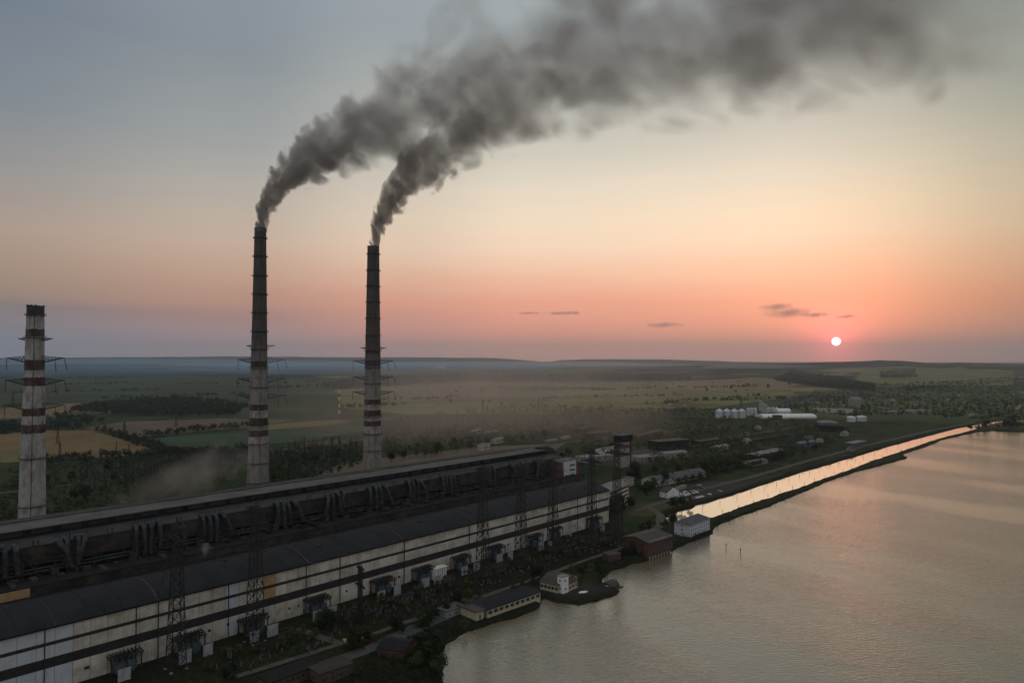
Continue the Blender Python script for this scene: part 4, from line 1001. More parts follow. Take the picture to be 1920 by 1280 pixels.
def tank(px, yb, yt, r_px, label, wm, rm):
    p = G(px, yb); r = r_px * p.y / FPX; h = CAM_H + (HORIZON - yt) * p.y / FPX; p.y += r
    root = empty('storage_tank', p, 0, label, 'storage tank', 'domed tanks')
    MB().lathe([(r, 0), (r, h * 0.68)], 32).build('barrel', M[wm], root)
    MB().lathe([(r * 1.02 * math.cos(a), h * 0.68 + 0.01 + h * 0.32 * math.sin(a)) for a in np.linspace(0, math.pi / 2 - 0.05, 8)], 32).build('dome', M[rm], root)
    MB().bar((-r - .3, 0, 0), (-r - .3, 0, h * 0.7), 0.5).build('ladder', M['steel'], root)
tank(1559, 803, 789, 18, 'broad dark tank with a pale dome, rear of the pair near the canal', 'soot', 'pale_roof')
tank(1567, 809, 794, 22, 'broad dark tank with a grey dome, front of the pair near the canal', 'soot', 'dusty_roof')
tank(1600, 791, 780, 8, 'small grey tank left of its twin beyond the domed pair', 'zinc', 'zinc'); tank(1620, 790, 779, 9, 'small grey tank right of its twin beyond the domed pair', 'zinc', 'zinc'); 
random.seed(21)
WH = [((1525, 772), (1600, 774), 26, 7, 'pale_roof', 'pale', 'long grey warehouse behind the white hangars'), ((1668, 777), (1690, 777), 30, 6, 'pale_roof', 'concrete', 'small grey warehouse left of the long pale one'),
      ((1700, 776), (1750, 775), 30, 7, 'pale_roof', 'concrete', 'long pale grey warehouse by the village'), ((1600, 765), (1614, 765), 26, 22, 'pale_roof', 'concrete', 'tall pale mill building above the trees of the village'),
      ((1640, 768), (1662, 769), 26, 6, 'grey_roof', 'concrete', 'low concrete barn near the tall mill'), ((1250, 771), (1290, 770), 20, 6, 'grey_roof', 'brick', 'low brick barn on the edge of the meadow'),
      ((1105, 822), (1143, 817), 14, 7, 'rust_roof', 'brick', 'reddish long building behind the coal tower, to its left'), ((1196, 826), (1243, 815), 14, 7, 'rust_roof', 'brick', 'reddish long building behind the coal tower, to its right'),
      ((1087, 812), (1100, 809), 12, 6, 'rust_roof', 'brick', 'short reddish building among trees before the meadow'), ((1236, 845), (1292, 840), 22, 12, 'rust_roof', 'soot', 'big dark workshop between the coal tower and the sidings'),
      ((1248, 860), (1290, 856), 18, 6, 'pale_roof', 'concrete', 'low pale roofed shed in front of the big dark workshop'), ((1200, 866), (1240, 862), 20, 5, 'pale_roof', 'concrete', 'pale flat shed right of the coal tower foot'),
      ((1100, 868), (1150, 862), 20, 6, 'pale_roof', 'concrete', 'pale shed left of the coal tower foot'), ((1310, 836), (1352, 830), 14, 6, 'rust_roof', 'soot', 'dark siding shed left of the ruined sheds'),
      ((1420, 862), (1470, 850), 18, 5, 'pale_roof', 'soot', 'ruined low shed with pale roof above the canal'), ((1410, 874), (1440, 868), 12, 4, 'grey_roof', 'concrete', 'small ruined shed near the canal bank'),
      ((1500, 840), (1530, 835), 12, 6, 'teal', 'teal', 'blue grey hut cluster house above the canal'), ((1600, 838), (1625, 833), 12, 5, 'pale_roof', 'teal', 'pale blue roofed house just above the canal'),
      ((905, 816), (935, 812), 12, 4, 'pale_roof', 'concrete', 'pale sheds in the hazy wood beyond the coal yard'), ((885, 811), (902, 809), 10, 5, 'pale_roof', 'white', 'white roofed store left of the pale sheds'),
      ((1028, 830), (1046, 827), 8, 3, 'pale_roof', 'concrete', 'pale tin roofed shed at the edge of the hazy wood'), ((1060, 823), (1070, 821), 9, 3, 'pale_roof', 'pale', 'small white shed right of the pale tin roofed one'),
      ((930, 832), (946, 829), 10, 6, 'pale_roof', 'cream', 'cream two storey house in the hazy coal yard'), ((905, 845), (920, 842), 9, 8, 'pale_roof', 'cream', 'tall cream hut in the hazy coal yard'),
      ((1130, 850), (1160, 845), 12, 5, 'pale_roof', 'white', 'whitewashed shed left behind the coal tower'), ((1346, 845), (1368, 841), 12, 5, 'pale_roof', 'concrete', 'pale roofed hut along the sidings')]
for (a, b, w_, h_, rm, wm, lb) in WH:
    house('warehouse', lb, 'building', g(*a), g(*b), w_, h_, random.choice(('gable', 'gable', 'flat')), h_ * 0.3, wm, rm, 1, 5, 2.0, 1.6, ends=1, sill=h_ * 0.35)
# --- village houses
proto_h = []
for wm, rm, L_, w_ in (('concrete', 'rust_roof', 10, 8), ('concrete', 'grey_roof', 11, 8), ('yellow', 'pale_roof', 9, 8), ('pale', 'pale_roof', 10, 8)):
    proto_h.append((wm, rm, L_, w_))
VP = [(1528, 735), (1552, 738), (1530, 757), (1610, 748), (1622, 751), (1634, 746), (1664, 753), (1672, 752), (1640, 762), (1845, 734), (1848, 730), (1885, 751), (1892, 751), (1900, 740), (1915, 738), (1918, 748), (1830, 705), (1845, 706), (1870, 707),
      (1660, 703), (1770, 774), (1778, 777), (1823, 781), (1725, 733), (1740, 736), (1700, 745), (1690, 740), (1795, 742), (1376, 735), (1305, 707), (1560, 762), (1575, 763), (1590, 752), (1648, 741), (1780, 751), (1810, 757), (1860, 760), (1877, 764), (1905, 768), (1716, 762),
      (838, 801), (720, 786), (1255, 760), (1280, 762), (1345, 802), (1391, 816), (1402, 832), (1420, 805), (1455, 796), (1512, 826), (1530, 829), (1585, 817), (1598, 846)]
hp = None; hs = {}
for i, (x, y) in enumerate(VP):
    p = G(x, y); k_ = i % 4
    if k_ not in hs:
        wm, rm, L_, w_ = proto_h[k_]
        hs[k_] = house('village_house', 'x', 'house', p, p + Vector((L_, random.uniform(-3, 3), 0)), w_, 3.6, 'gable', 3.2, wm, rm, 1, 3, 1.2, 1.2, chim=True)
        o = hs[k_]
    else:
        o = copy_tree(hs[k_]); o.location = p; o.rotation_euler.z = random.uniform(-0.9, 0.9)
    s_ = random.uniform(0.8, 1.15); o.scale = (s_, s_, s_)
    kind = ('pale house with a rusty roof', 'grey roofed grey house', 'cream house with a faded roof', 'pale house with a weathered grey roof')[k_]
    where = 'in the village beyond the canal' if x > 1500 else 'among trees near the sidings' if x > 1300 else 'by the hazy fields'
    tag(o, f'small {kind} {where}', 'house', f'{kind}s {where}')
# --- goods wagons on the sidings
wg = empty('goods_wagon', (0, 0, 0), 0)
MB().box(-6.5, -1.5, 1.2, 6.5, 1.5, 3.7).build('body', M['rust'], wg)
MB().box(-6.6, -1.3, 0.85, 6.6, 1.3, 1.2).build('chassis', M['steel'], wg)
for x in (-4.6, 4.6): MB().tube([(x - 0.9, -1.2, 0.45), (x - 0.9, 1.2, 0.45)], 0.45, 8).tube([(x + 0.9, -1.2, 0.45), (x + 0.9, 1.2, 0.45)], 0.45, 8).build('bogie', M['steel'], wg)
lines = [((1300, 841), (1345, 834), 7), ((1330, 833), (1372, 828), 7), ((1375, 835), (1430, 826), 9), ((1415, 827), (1470, 819), 8), ((1410, 850), (1470, 838), 8), ((1100, 806), (1145, 800), 6)]
first = True
for li, (a, b, n_) in enumerate(lines):
    pa, pb = G(*a), G(*b); d = (pb - pa).normalized()
    for j in range(n_):
        o = wg if first else copy_tree(wg); first = False
        o.location = pa + d * 14.2 * j + Vector((0, 0, 0.3)); o.rotation_euler.z = math.atan2(d.y, d.x)
        tag(o, f'rusty goods wagon in the {ORD[li]} standing train from the chimneys outward', 'wagon', f'goods wagons of train {ORD[li]}')
# --- car park
def car(paint):
    root = empty('parked_car', (0, 0, 0), 0)
    b = MB(); pr = [(-2.1, 0.35), (-2.15, 0.85), (-1.2, 0.95), (-0.7, 1.42), (0.7, 1.45), (1.35, 0.98), (2.1, 0.88), (2.15, 0.35)]
    n_ = len(pr); b.add([(x, y, z) for y in (-0.85, 0.85) for x, z in pr], [tuple(range(n_)), tuple(range(n_, 2 * n_))[::-1]] + [(i, n_ + i, n_ + (i + 1) % n_, (i + 1) % n_) for i in range(n_)])
    b.build('body', paint, root)
    MB().box(-0.65, -0.87, 0.98, 0.65, 0.87, 1.36).build('window', M['glass'], root)
    for x in (-1.35, 1.35):
        for y in (-0.8, 0.8): MB().tube([(x, y - 0.1, 0.32), (x, y + 0.1, 0.32)], 0.32, 10).build('wheel', M['soot'], root)
    return root
paints = [(mat('white_car_paint', (0.62, 0.62, 0.62), 0.35, 0.05, 1.0, spec=0.5), 'white'), (mat('silver_car_paint', (0.34, 0.35, 0.36), 0.3, 0.05, 1.0, spec=0.5), 'silver'), (mat('dark_car_paint', (0.03, 0.03, 0.036), 0.3, 0.1, 1.0, spec=0.5), 'dark'), (mat('red_car_paint', (0.2, 0.03, 0.025), 0.3, 0.1, 1.0, spec=0.5), 'red')]
protos = {}
spots = []
for r_, (a, b, n_) in enumerate([((1262, 931), (1284, 923), 6), ((1268, 934), (1306, 924), 11), ((1287, 940), (1316, 932), 7), ((1275, 928), (1300, 921.5), 5)]):
    for j in range(n_): spots.append((a[0] + (b[0] - a[0]) * j / (n_ - 1), a[1] + (b[1] - a[1]) * j / (n_ - 1), ORD[r_] + ' row'))
spots += [(1306, 913, 'far edge'), (1311, 911, 'far edge'), (1316, 916, 'far edge'), (1330, 928, 'canal side'), (1350, 922, 'canal side')]
for i, (x, y, wh_) in enumerate(spots):
    k_ = random.choices((0, 1, 2, 3), (5, 4, 4, 1))[0]
    if k_ not in protos: protos[k_] = car(paints[k_][0]); o = protos[k_]
    else: o = copy_tree(protos[k_])
    o.location = G(x, y) + Vector((0, 0, 0.25)); o.rotation_euler.z = H_ROT + R(90) + random.uniform(-0.15, 0.15)
    tag(o, f'{paints[k_][1]} parked car in the {wh_} of the lot beside the canal', 'car', f'{paints[k_][1]} cars, {wh_} of the lot')
# --- canal posts and lake stakes
pp = empty('canal_post', (0, 0, 0), 0)
MB().tube([(0, 0, -3), (0, 0, 3.9)], 0.15, 8).build('shaft', M['timber'], pp)
UP = [(1317, 955), (1350, 945), (1382, 935), (1408, 925), (1433, 918), (1456, 910), (1479, 903), (1499, 895), (1518, 889), (1536, 883), (1555, 877), (1572, 872), (1588, 867), (1604, 862), (1619, 857), (1640, 850), (1662, 844), (1685, 837), (1705, 831), (1727, 825)]
LO = [(1355, 963), (1385, 955), (1413, 945), (1440, 932), (1463, 926), (1486, 917), (1508, 910), (1527, 903), (1547, 897), (1564, 890), (1581, 884), (1597, 879), (1612, 873), (1627, 868), (1641, 863), (1655, 857), (1690, 846), (1720, 837), (1755, 826)]
for i, (x, y) in enumerate(UP + LO):
    o = pp if i == 0 else copy_tree(pp); o.location = G(x, y, WATER_Z); o.rotation_euler.z = random.uniform(-0.2, 0.2)
    r_ = 'meadow side' if i < len(UP) else 'lake side'
    tag(o, f'thin timber post standing in the canal, {r_} row', 'post', f'canal posts, {r_} row')
for (x, y, lb) in ((1361, 1027, 'stake in the lake nearest the white three storey house'), (1388, 1036, 'stake in the open lake farther from the white house')):
    o = empty('stake', G(x, y, WATER_Z), 0, 'dark leaning ' + lb, 'stake'); MB().tube([(0, 0, -3), (0.2, 0, 2.6)], 0.22, 7).build('shaft', M['timber'], o); MB().box(-0.3, -0.3, 2.2, 0.6, 0.3, 2.8).build('marker', M['red'], o)
# --- pylons in the fields, masts of the open switchyard, radio mast
pyl = empty('pylon', (0, 0, 0), 0)
lattice(MB(), 3.0, 0.7, 34, 9, 0.42, br=0.28).build('mast', M['steel'], pyl)
for z, L in ((22, 5.5), (27, 6.5), (32, 4.5)): arm_truss(MB(), L, z, 0.7, 0.26).build('cross_arm', M['steel'], pyl)
PY = [(108, 832, 800), (112, 858, 828), (233, 818, 790), (242, 852, 830), (218, 848, 826), (188, 866, 840), (24, 756, 735), (122, 790, 768), (330, 800, 776), (905, 775, 752), (1010, 770, 750), (1390, 768, 745)]
for i, (x, yb, yt) in enumerate(PY):
    p = G(x, yb); h = CAM_H + (HORIZON - yt) * p.y / FPX
    o = pyl if i == 0 else copy_tree(pyl); o.location = p; o.rotation_euler.z = random.uniform(0, 3); s_ = h / 34; o.scale = (s_, s_, s_)
    wh_ = ('standing in the golden field, farther one', 'at the lower edge of the golden field', 'in the ploughed field below the dark wood', 'by the hedge end of the golden field', 'at the near edge of the golden field, shorter', 'among the switchyard trees below the golden field', 'far off beyond the first chimney', 'beside the dark hedge behind the first chimney', 'right of the dark wood', 'in the hazy meadow nearest the third chimney', 'in the hazy meadow, mid distance', 'in the meadow behind the silos')[i]
    tag(o, f'dark lattice power pylon {wh_}', 'pylon', 'power pylons in the fields')
rm_ = empty('radio_mast', G(636, 782), 0, 'slender red and white radio mast beside the third chimney', 'radio mast')
hm = CAM_H + (HORIZON - 731) * G(636, 782).y / FPX
for j in range(8): lattice(MB(), 1.5 - j * 0.14, 1.36 - j * 0.14, hm / 8, 3, 0.5, z0=j * hm / 8, br=0.4).build('section', M['white' if j % 2 else 'red'], rm_)
sp = empty('switchyard_portal', (0, 0, 0), 0)
for x in (-7, 7): lattice(MB(), 0.9, 0.5, 16, 6, 0.3, br=0.2).build('leg', M['steel'], sp).location.x = x
b = MB(); 
for o_ in (-0.5, 0.5):
    for z in (14.6, 15.8): b.bar((-7, o_, z), (7, o_, z), 0.24)
for j in range(9): b.bar((-7 + j * 1.55, 0.5, 14.6), (-6.2 + j * 1.55, 0.5, 15.8), 0.15)
b.build('beam', M['steel'], sp)
for x in (-4, 0, 4): MB().tube([(x, 0, 14.6), (x, 0, 12.4)], 0.22, 6).build('insulator_string', M['porcelain'], sp)
random.seed(9)
strew(sp, 46, [(150, 892), (320, 858), (470, 846), (465, 872), (330, 912), (190, 925)], 'dark switchyard portal among the trees behind the boiler house', 'portal frame', 'portals of the left switchyard', rz=0.5, smin=0.6, smax=0.9)
strew(sp, 30, [(505, 846), (590, 828), (680, 830), (676, 850), (560, 880), (508, 890)], 'dark switchyard portal in the haze between the two smoking chimneys', 'portal frame', 'portals of the hazy switchyard', first=False, rz=0.5, smin=0.55, smax=0.8)
lm = empty('lightning_mast', (0, 0, 0), 0)
lattice(MB(), 0.7, 0.2, 24, 9, 0.26, br=0.18).build('mast', M['steel'], lm); MB().bar((0, 0, 24), (0, 0, 28), 0.16).build('spike', M['steel'], lm)
strew(lm, 22, [(90, 905), (320, 858), (470, 846), (465, 872), (330, 912), (100, 940)], 'thin dark lightning mast in the switchyard behind the boiler house', 'mast', 'lightning masts of the left switchyard', smin=0.5, smax=0.8)
strew(lm, 12, [(505, 846), (590, 828), (680, 830), (676, 850), (560, 880), (508, 890)], 'thin dark lightning mast in the haze between the smoking chimneys', 'mast', 'lightning masts of the hazy switchyard', first=False, smin=0.45, smax=0.7)
# ------------------------------------------------------------------ trees
def leaf_mat(name, col, sc=0.25):
    m_ = bpy.data.materials.new(name); m_.use_nodes = True; q = NT(m_.node_tree)
    geo = q.n('ShaderNodeNewGeometry'); oi = q.n('ShaderNodeObjectInfo')
    c = q.mix(q.mrange(q.noise(geo.outputs['Position'], sc, 4, 0.6), 0.3, 0.7), tuple(v * 0.55 for v in col) + (1,), tuple(v * 1.4 for v in col) + (1,))
    c = q.mix(q.m('MULTIPLY', oi.outputs['Random'], 0.5), c, (col[0] * 1.5, col[1] * 1.1, col[2] * 0.9, 1))
    b = q.n('ShaderNodeBsdfPrincipled'); q.put(b.inputs['Base Color'], c); b.inputs['Roughness'].default_value = 0.85; b.inputs['Specular IOR Level'].default_value = 0.15
    o = q.n('ShaderNodeOutputMaterial'); q.t.links.new(b.outputs[0], o.inputs[0]); return m_
LEAF = [leaf_mat('dark_leaves', (0.018, 0.029, 0.013)), leaf_mat('green_leaves', (0.040, 0.060, 0.022)), leaf_mat('olive_leaves', (0.060, 0.068, 0.028))]
m_bark = mat('bark', (0.05, 0.04, 0.03), 0.95, 0.4, 2.0)
m_wood = leaf_mat('distant_leaves', (0.028, 0.040, 0.017), 0.03)
def leaf_cloud(centres, radii, n_per, size, rs_):
    """many small leaf clumps spread through the lobes: returns verts, quads"""
    C_ = np.repeat(centres, n_per, 0); Rr = np.repeat(radii, n_per, 0); n_ = len(C_)
    d = rs_.normal(size=(n_, 3)); d /= np.linalg.norm(d, axis=1)[:, None]; rad = rs_.random(n_) ** 0.45
    P = C_ + d * Rr * rad[:, None]
    a = rs_.normal(size=(n_, 3)); a /= np.linalg.norm(a, axis=1)[:, None]; b = np.cross(a, d + 1e-3); b /= np.linalg.norm(b, axis=1)[:, None] + 1e-9
    s_ = (size * (0.6 + 0.8 * rs_.random(n_)))[:, None] if np.isscalar(size) else (np.repeat(size, n_per) * (0.6 + 0.8 * rs_.random(n_)))[:, None]
    a, b = a * s_, b * s_
    V = np.stack([P - a, P - b * 0.7, P + a, P + b * 0.7], 1).reshape(-1, 3)
    return V
def quad_mesh(name, V, mats):
    n_ = len(V) // 4; me = bpy.data.meshes.new(name)
    me.vertices.add(len(V)); me.vertices.foreach_set('co', V.astype(np.float32).ravel())
    me.loops.add(len(V)); me.loops.foreach_set('vertex_index', np.arange(len(V), dtype=np.int32))
    me.polygons.add(n_); me.polygons.foreach_set('loop_start', np.arange(n_, dtype=np.int32) * 4); me.update(calc_edges=True)
    for m_ in mats: me.materials.append(m_)
    return me
def tree_proto(h, w, kind, seed, lobes=9, n_per=90):
    rs_ = np.random.default_rng(seed); root = empty('tree', (0, 0, 0), 0)
    t = MB(); t.tube([(0, 0, -0.5), (0.1, 0, h * 0.3), (0.0, 0.15, h * 0.72)], [h * 0.035, h * 0.026, h * 0.008], 7)
    for j in range(4):
        a = j * 1.7 + seed; t.tube([(0, 0, h * (0.28 + 0.08 * j)), (math.cos(a) * w * 0.25, math.sin(a) * w * 0.25, h * (0.5 + 0.07 * j))], [h * 0.014, h * 0.005], 5)
    t.build('trunk', m_bark, root)
    c = []; r = []
    for j in range(lobes):
        f = rs_.random(); a = rs_.random() * 6.28; rr = w * 0.33 * rs_.random() ** 0.6
        z = h * (0.30 + 0.55 * f); rr *= 1.1 - 0.7 * max(0, f - 0.4)
        c.append((math.cos(a) * rr, math.sin(a) * rr, z)); k_ = w * (0.19 + 0.12 * rs_.random()); r.append((k_, k_, k_ * (0.75 + 0.4 * (h / w > 1.3))))
    V = leaf_cloud(np.array(c), np.array(r), n_per, h * 0.045, rs_)
    link('crown', quad_mesh('crown', V, [LEAF[kind]]), root)
    return root
TP_ = [tree_proto(11, 9, 0, 1), tree_proto(9, 9, 1, 2), tree_proto(13, 9, 0, 3), tree_proto(8, 7, 2, 4), tree_proto(14, 5.5, 1, 5), tree_proto(4, 5.5, 1, 6, 6, 80)]
used = set(); BUSH, TREE = 'bush', 'tree'
def put_tree(x, y, k_, s_, label, cat, group, z=0.0, name=None):
    p = G(x, y, z) if not isinstance(x, Vector) else x
    o = TP_[k_] if k_ not in used else copy_tree(TP_[k_]); used.add(k_)
    o.location = p; o.rotation_euler.z = random.uniform(0, 6.28); o.scale = (s_ * random.uniform(0.9, 1.15),) * 2 + (s_,)
    if name or cat == BUSH: o.name = name or 'bush'
    return tag(o, label, cat, group)
random.seed(31)

# near the works and the shore
for x, y, k_, s_, lb in [(812, 1245, 2, 1.15, 'big dark tree on the shore at the foot of the picture, by the brick hut'), (796, 1232, 0, 1.2, 'dark round tree left of the big shore tree'), (824, 1262, 1, 1.0, 'lower dark tree right on the bottom shore point'),
                         (780, 1250, 1, 0.8, 'small tree between the brick hut and the big shore tree'), (615, 1180, 0, 0.95, 'dark round tree beside the transformers before the forked track'), (600, 1172, 1, 0.8, 'smaller dark tree touching the transformer row'),
                         (1072, 1086, 1, 0.95, 'dark tree behind the gabled house on the headland'), (1092, 1083, 0, 0.8, 'round dark tree right behind the headland house'), (1108, 1074, 3, 0.8, 'lighter small tree on the bank past the headland'),
                         (1172, 1048, 0, 0.8, 'dark tree between the brick shed and pump hall'), (1186, 1041, 2, 0.75, 'tall dark tree at the corner of the pump hall'), (1262, 986, 0, 1.0, 'dark tree in front of the canal end'), (1246, 990, 1, 0.9, 'green tree left of the canal end tree'),
                         (1275, 993, 1, 0.6, 'small tree against the white three storey house'), (1205, 1004, 4, 0.9, 'slim tree standing on the lawn by the hall end'), (1216, 996, 0, 0.8, 'round tree on the lawn by the hall end'), (1160, 962, 2, 1.35, 'very dark tall tree at the foot of the office block'),
                         (1148, 972, 0, 1.2, 'dark broad tree at the corner of the striped hall'), (1182, 955, 0, 1.1, 'dark tree right of the office block'), (1190, 902, 2, 1.7, 'large dark tree at the foot of the coal tower'), (1200, 922, 1, 1.3, 'bright green tree behind the office block'),
                         (1213, 929, 0, 1.2, 'dark tree left of the white gable'), (1225, 915, 1, 1.3, 'green tree before the long workshop'), (1248, 907, 0, 1.2, 'dark tree in front of the long workshop wall'), (1262, 903, 1, 1.1, 'second green tree along the workshop wall'), (1278, 950, 0, 0.9, 'dark tree on the bank below the car park'),
                         (1262, 955, 0, 1.0, 'dark tree overhanging the canal tip'), (1293, 945, 1, 0.8, 'bank tree at the first bend of the canal'), (1055, 868, 0, 1.2, 'dark tree beyond the stair tower'), (1066, 855, 1, 1.4, 'broad green tree left of the far lawn'),
                         (845, 1146, 5, 1.0, 'low bush by the store near the lakeside building'), (870, 1176, 5, 1.2, 'low bush on the shore below the cream annexe'), (795, 1185, 0, 0.7, 'small dark tree beside the asphalt road'), (880, 1122, 1, 0.7, 'small tree behind the long lakeside building'), (700, 1205, 5, 1.1, 'bush above the brick hut roof'), (560, 1226, 5, 1.3, 'bush at the edge of the nearest grass'),
                         (430, 1285, 0, 0.9, 'dark tree at the bottom edge before the nearest transformers')]:
    put_tree(x, y, k_, s_, lb, BUSH if k_ == 5 else TREE, None)
# dike and canal banks
def along(L, n_, ks, smin, smax, label, cat, group, jit=3.0):
    P = [G(*p) for p in L]; seg = [(b - a).length for a, b in zip(P[:-1], P[1:])]; tot = sum(seg)
    for i in range(n_):
        # even in the picture: denser near, sparser far
        f = (i + random.random()) / n_; j = min(int(f * len(seg)), len(seg) - 1); u = f * len(seg) - j
        p = P[j].lerp(P[j + 1], u) + Vector((random.uniform(-jit, jit), random.uniform(-jit, jit), 0))
        if min(float(sdist(pl_, np.array([p.x]), np.array([p.y]), 80)[0]) for pl_ in (lake_poly, canal_poly)) < 1.0: continue
        k_ = random.choice(ks); s_ = random.uniform(smin, smax)
        p.z = -1.2 if 'dike' in label else 0.0
        put_tree(p, 0, k_, s_, label, cat, group)
along([(1345, 980), (1390, 961), (1440, 941), (1500, 919), (1575, 891), (1633, 869), (1690, 850), (1743, 831), (1800, 813)], 80, (5, 5), 0.22, 0.5, 'low bush on the dike between canal and lake', BUSH, 'bushes on the dike', 2.0)
along([(1296, 947), (1338, 934), (1374, 924), (1440, 902), (1497, 883), (1557, 866), (1613, 849), (1680, 829), (1747, 812), (1797, 799), (1840, 790)], 75, (5, 5), 0.2, 0.42, 'low bush on the meadow bank of the canal', BUSH, 'bushes on the canal bank', 3.0)
along([(1800, 806), (1850, 800), (1890, 800), (1930, 803)], 22, (0, 2, 1), 0.9, 1.5, 'dark tree on the far spit where the canal ends', TREE, 'trees on the far spit', 25)
def grove(n_, poly, ks, smin, smax, label, group, cat=TREE):
    """spread evenly over the picture area of POLY"""
    pl = np.array(poly, float); lo, hi = pl.min(0), pl.max(0); i = 0
    while i < n_:
        x, y = random.uniform(lo[0], hi[0]), random.uniform(lo[1], hi[1])
        if not inside(pl, np.array([x]), np.array([y]))[0]: continue
        put_tree(x, y, random.choice(ks), random.uniform(smin, smax), label, cat, group); i += 1
grove(22, [(0, 930), (40, 885), (110, 872), (330, 862), (460, 866), (440, 900), (300, 930), (150, 950), (0, 965)], (0, 1, 2), 0.7, 1.1, 'dark tree in the left switchyard behind the boiler house', 'trees of the left switchyard')
grove(26, [(505, 870), (640, 845), (690, 838), (680, 862), (640, 885), (510, 905)], (0, 1, 3), 0.7, 1.1, 'hazy tree between the two smoking chimneys', 'trees between the smoking chimneys')
grove(44, [(720, 850), (880, 828), (1040, 812), (1030, 826), (900, 842), (730, 868)], (0, 1, 3, 3), 0.8, 1.25, 'brownish hazy tree of the wood beyond the coal yard', 'trees of the hazy wood')
grove(40, [(1110, 895), (1250, 868), (1420, 845), (1560, 818), (1560, 842), (1440, 878), (1330, 895), (1200, 905)], (0, 1, 3, 5), 0.7, 1.15, 'tree in the rough ground between coal tower and canal', 'trees of the rough ground')
# woods and hedges that read as one mass
def wood(name, label, n_, poly, hmin, hmax, n_leaf, m_=None, seed=1, edge=None):
    rs_ = np.random.default_rng(seed); pl = np.array(poly, float); lo, hi = pl.min(0), pl.max(0); c = []; r = []; sz = []
    while len(c) < n_:
        x, y = rs_.uniform(lo[0], hi[0], 400), rs_.uniform(lo[1], hi[1], 400); ok = inside(pl, x, y)
        for a, b in zip(x[ok], y[ok]):
            p = G(a, b)
            if p.y < 2000 and (inside(lake_poly, np.array([p.x]), np.array([p.y]))[0] or inside(canal_poly, np.array([p.x]), np.array([p.y]))[0]): continue
            h = rs_.uniform(hmin, hmax); w_ = h * rs_.uniform(0.35, 0.55)
            gz_ = float(height(np.array([p.x]), np.array([p.y]))[0])
            c.append((p.x, p.y, gz_ + h * 0.55)); r.append((w_, w_, h * 0.48)); sz.append(h * 0.13)
            if len(c) >= n_: break
    V = leaf_cloud(np.array(c), np.array(r), n_leaf, np.array(sz), rs_)
    return tag(link(name, quad_mesh(name, V, [m_ or m_wood]), None), label, kind='stuff')
wood('woodland', 'dark wood beyond the golden field', 900, [(170, 760), (240, 750), (330, 746), (420, 752), (470, 762), (440, 778), (300, 780), (200, 776), (130, 772)], 9, 15, 34, LEAF[0], 1)
wood('hedgerow', 'hedges round the golden field', 330, [(-40, 800), (130, 776), (200, 788), (140, 806), (85, 806), (-40, 822)], 6, 11, 34, LEAF[0], 2)
wood('hedgerow', 'hedge running down beside the golden field', 200, [(175, 806), (190, 802), (262, 822), (330, 846), (440, 850), (440, 856), (300, 853), (228, 826)], 5, 10, 34, LEAF[0], 3)
wood('hedgerow', 'hedge between the ploughed and green fields', 110, [(262, 816), (330, 806), (420, 800), (478, 794), (478, 800), (400, 808), (280, 820)], 5, 10, 34, LEAF[0], 4)
wood('hedgerow', 'hedge along the lower edge of the golden field', 150, [(60, 862), (120, 858), (300, 848), (470, 838), (470, 848), (300, 858), (120, 870), (60, 874)], 5, 10, 34, LEAF[0], 5)
wood('undergrowth', 'scrub of the left switchyard', 900, [(-20, 950), (20, 880), (110, 868), (330, 856), (470, 846), (468, 890), (330, 925), (170, 965), (-20, 1000)], 2, 6, 26, m_wood, 6)
wood('undergrowth', 'scrub between the smoking chimneys', 700, [(505, 850), (600, 835), (690, 828), (684, 868), (620, 890), (505, 910)], 2, 6, 26, m_wood, 7)
wood('woodland', 'hazy wood beyond the coal yard', 800, [(715, 800), (820, 786), (960, 772), (1100, 776), (1300, 772), (1300, 792), (1120, 812), (1040, 818), (900, 836), (720, 852)], 5, 11, 26, LEAF[2], 8)
wood('woodland', 'scattered trees along the meadow edge', 420, [(720, 792), (900, 768), (1000, 760), (1140, 765), (1300, 768), (1440, 775), (1440, 782), (1200, 780), (1000, 775), (800, 792)], 5, 12, 24, LEAF[1], 9)
wood('woodland', 'trees round the sidings', 950, [(1090, 806), (1300, 786), (1420, 784), (1560, 796), (1600, 806), (1560, 836), (1430, 866), (1300, 885), (1230, 880), (1200, 850), (1090, 850)], 4, 10, 26, LEAF[1], 10)
wood('woodland', 'trees of the village', 1500, [(1440, 772), (1520, 738), (1640, 730), (1760, 726), (1930, 716), (2000, 790), (1900, 798), (1800, 786), (1700, 780), (1600, 782)], 5, 12, 22, LEAF[0], 11)
wood('woodland', 'long dark belt of trees on the far plain', 2600, [(600, 722), (640, 712), (760, 706), (980, 702), (1290, 702), (1300, 712), (1090, 714), (860, 716), (700, 726), (620, 730)], 12, 20, 10, LEAF[0], 12)
wood('woodland', 'dark wood on the rise below the sun', 1300, [(1450, 712), (1480, 700), (1560, 706), (1640, 722), (1640, 734), (1560, 728), (1500, 720)], 10, 18, 12, LEAF[0], 13)
wood('woodland', 'dark copse on the far right rise', 350, [(1650, 704), (1716, 702), (1720, 709), (1650, 710)], 12, 20, 12, LEAF[0], 14)
wood('hedgerow', 'tree lines on the far right fields', 800, [(1690, 724), (1780, 716), (1930, 706), (1930, 712), (1800, 726), (1700, 734)], 6, 12, 14, LEAF[0], 15)
wood('woodland', 'trees behind the car park and workshop', 420, [(1205, 932), (1215, 905), (1300, 872), (1420, 850), (1500, 838), (1480, 858), (1330, 898), (1240, 912)], 4, 8, 34, LEAF[0], 16)
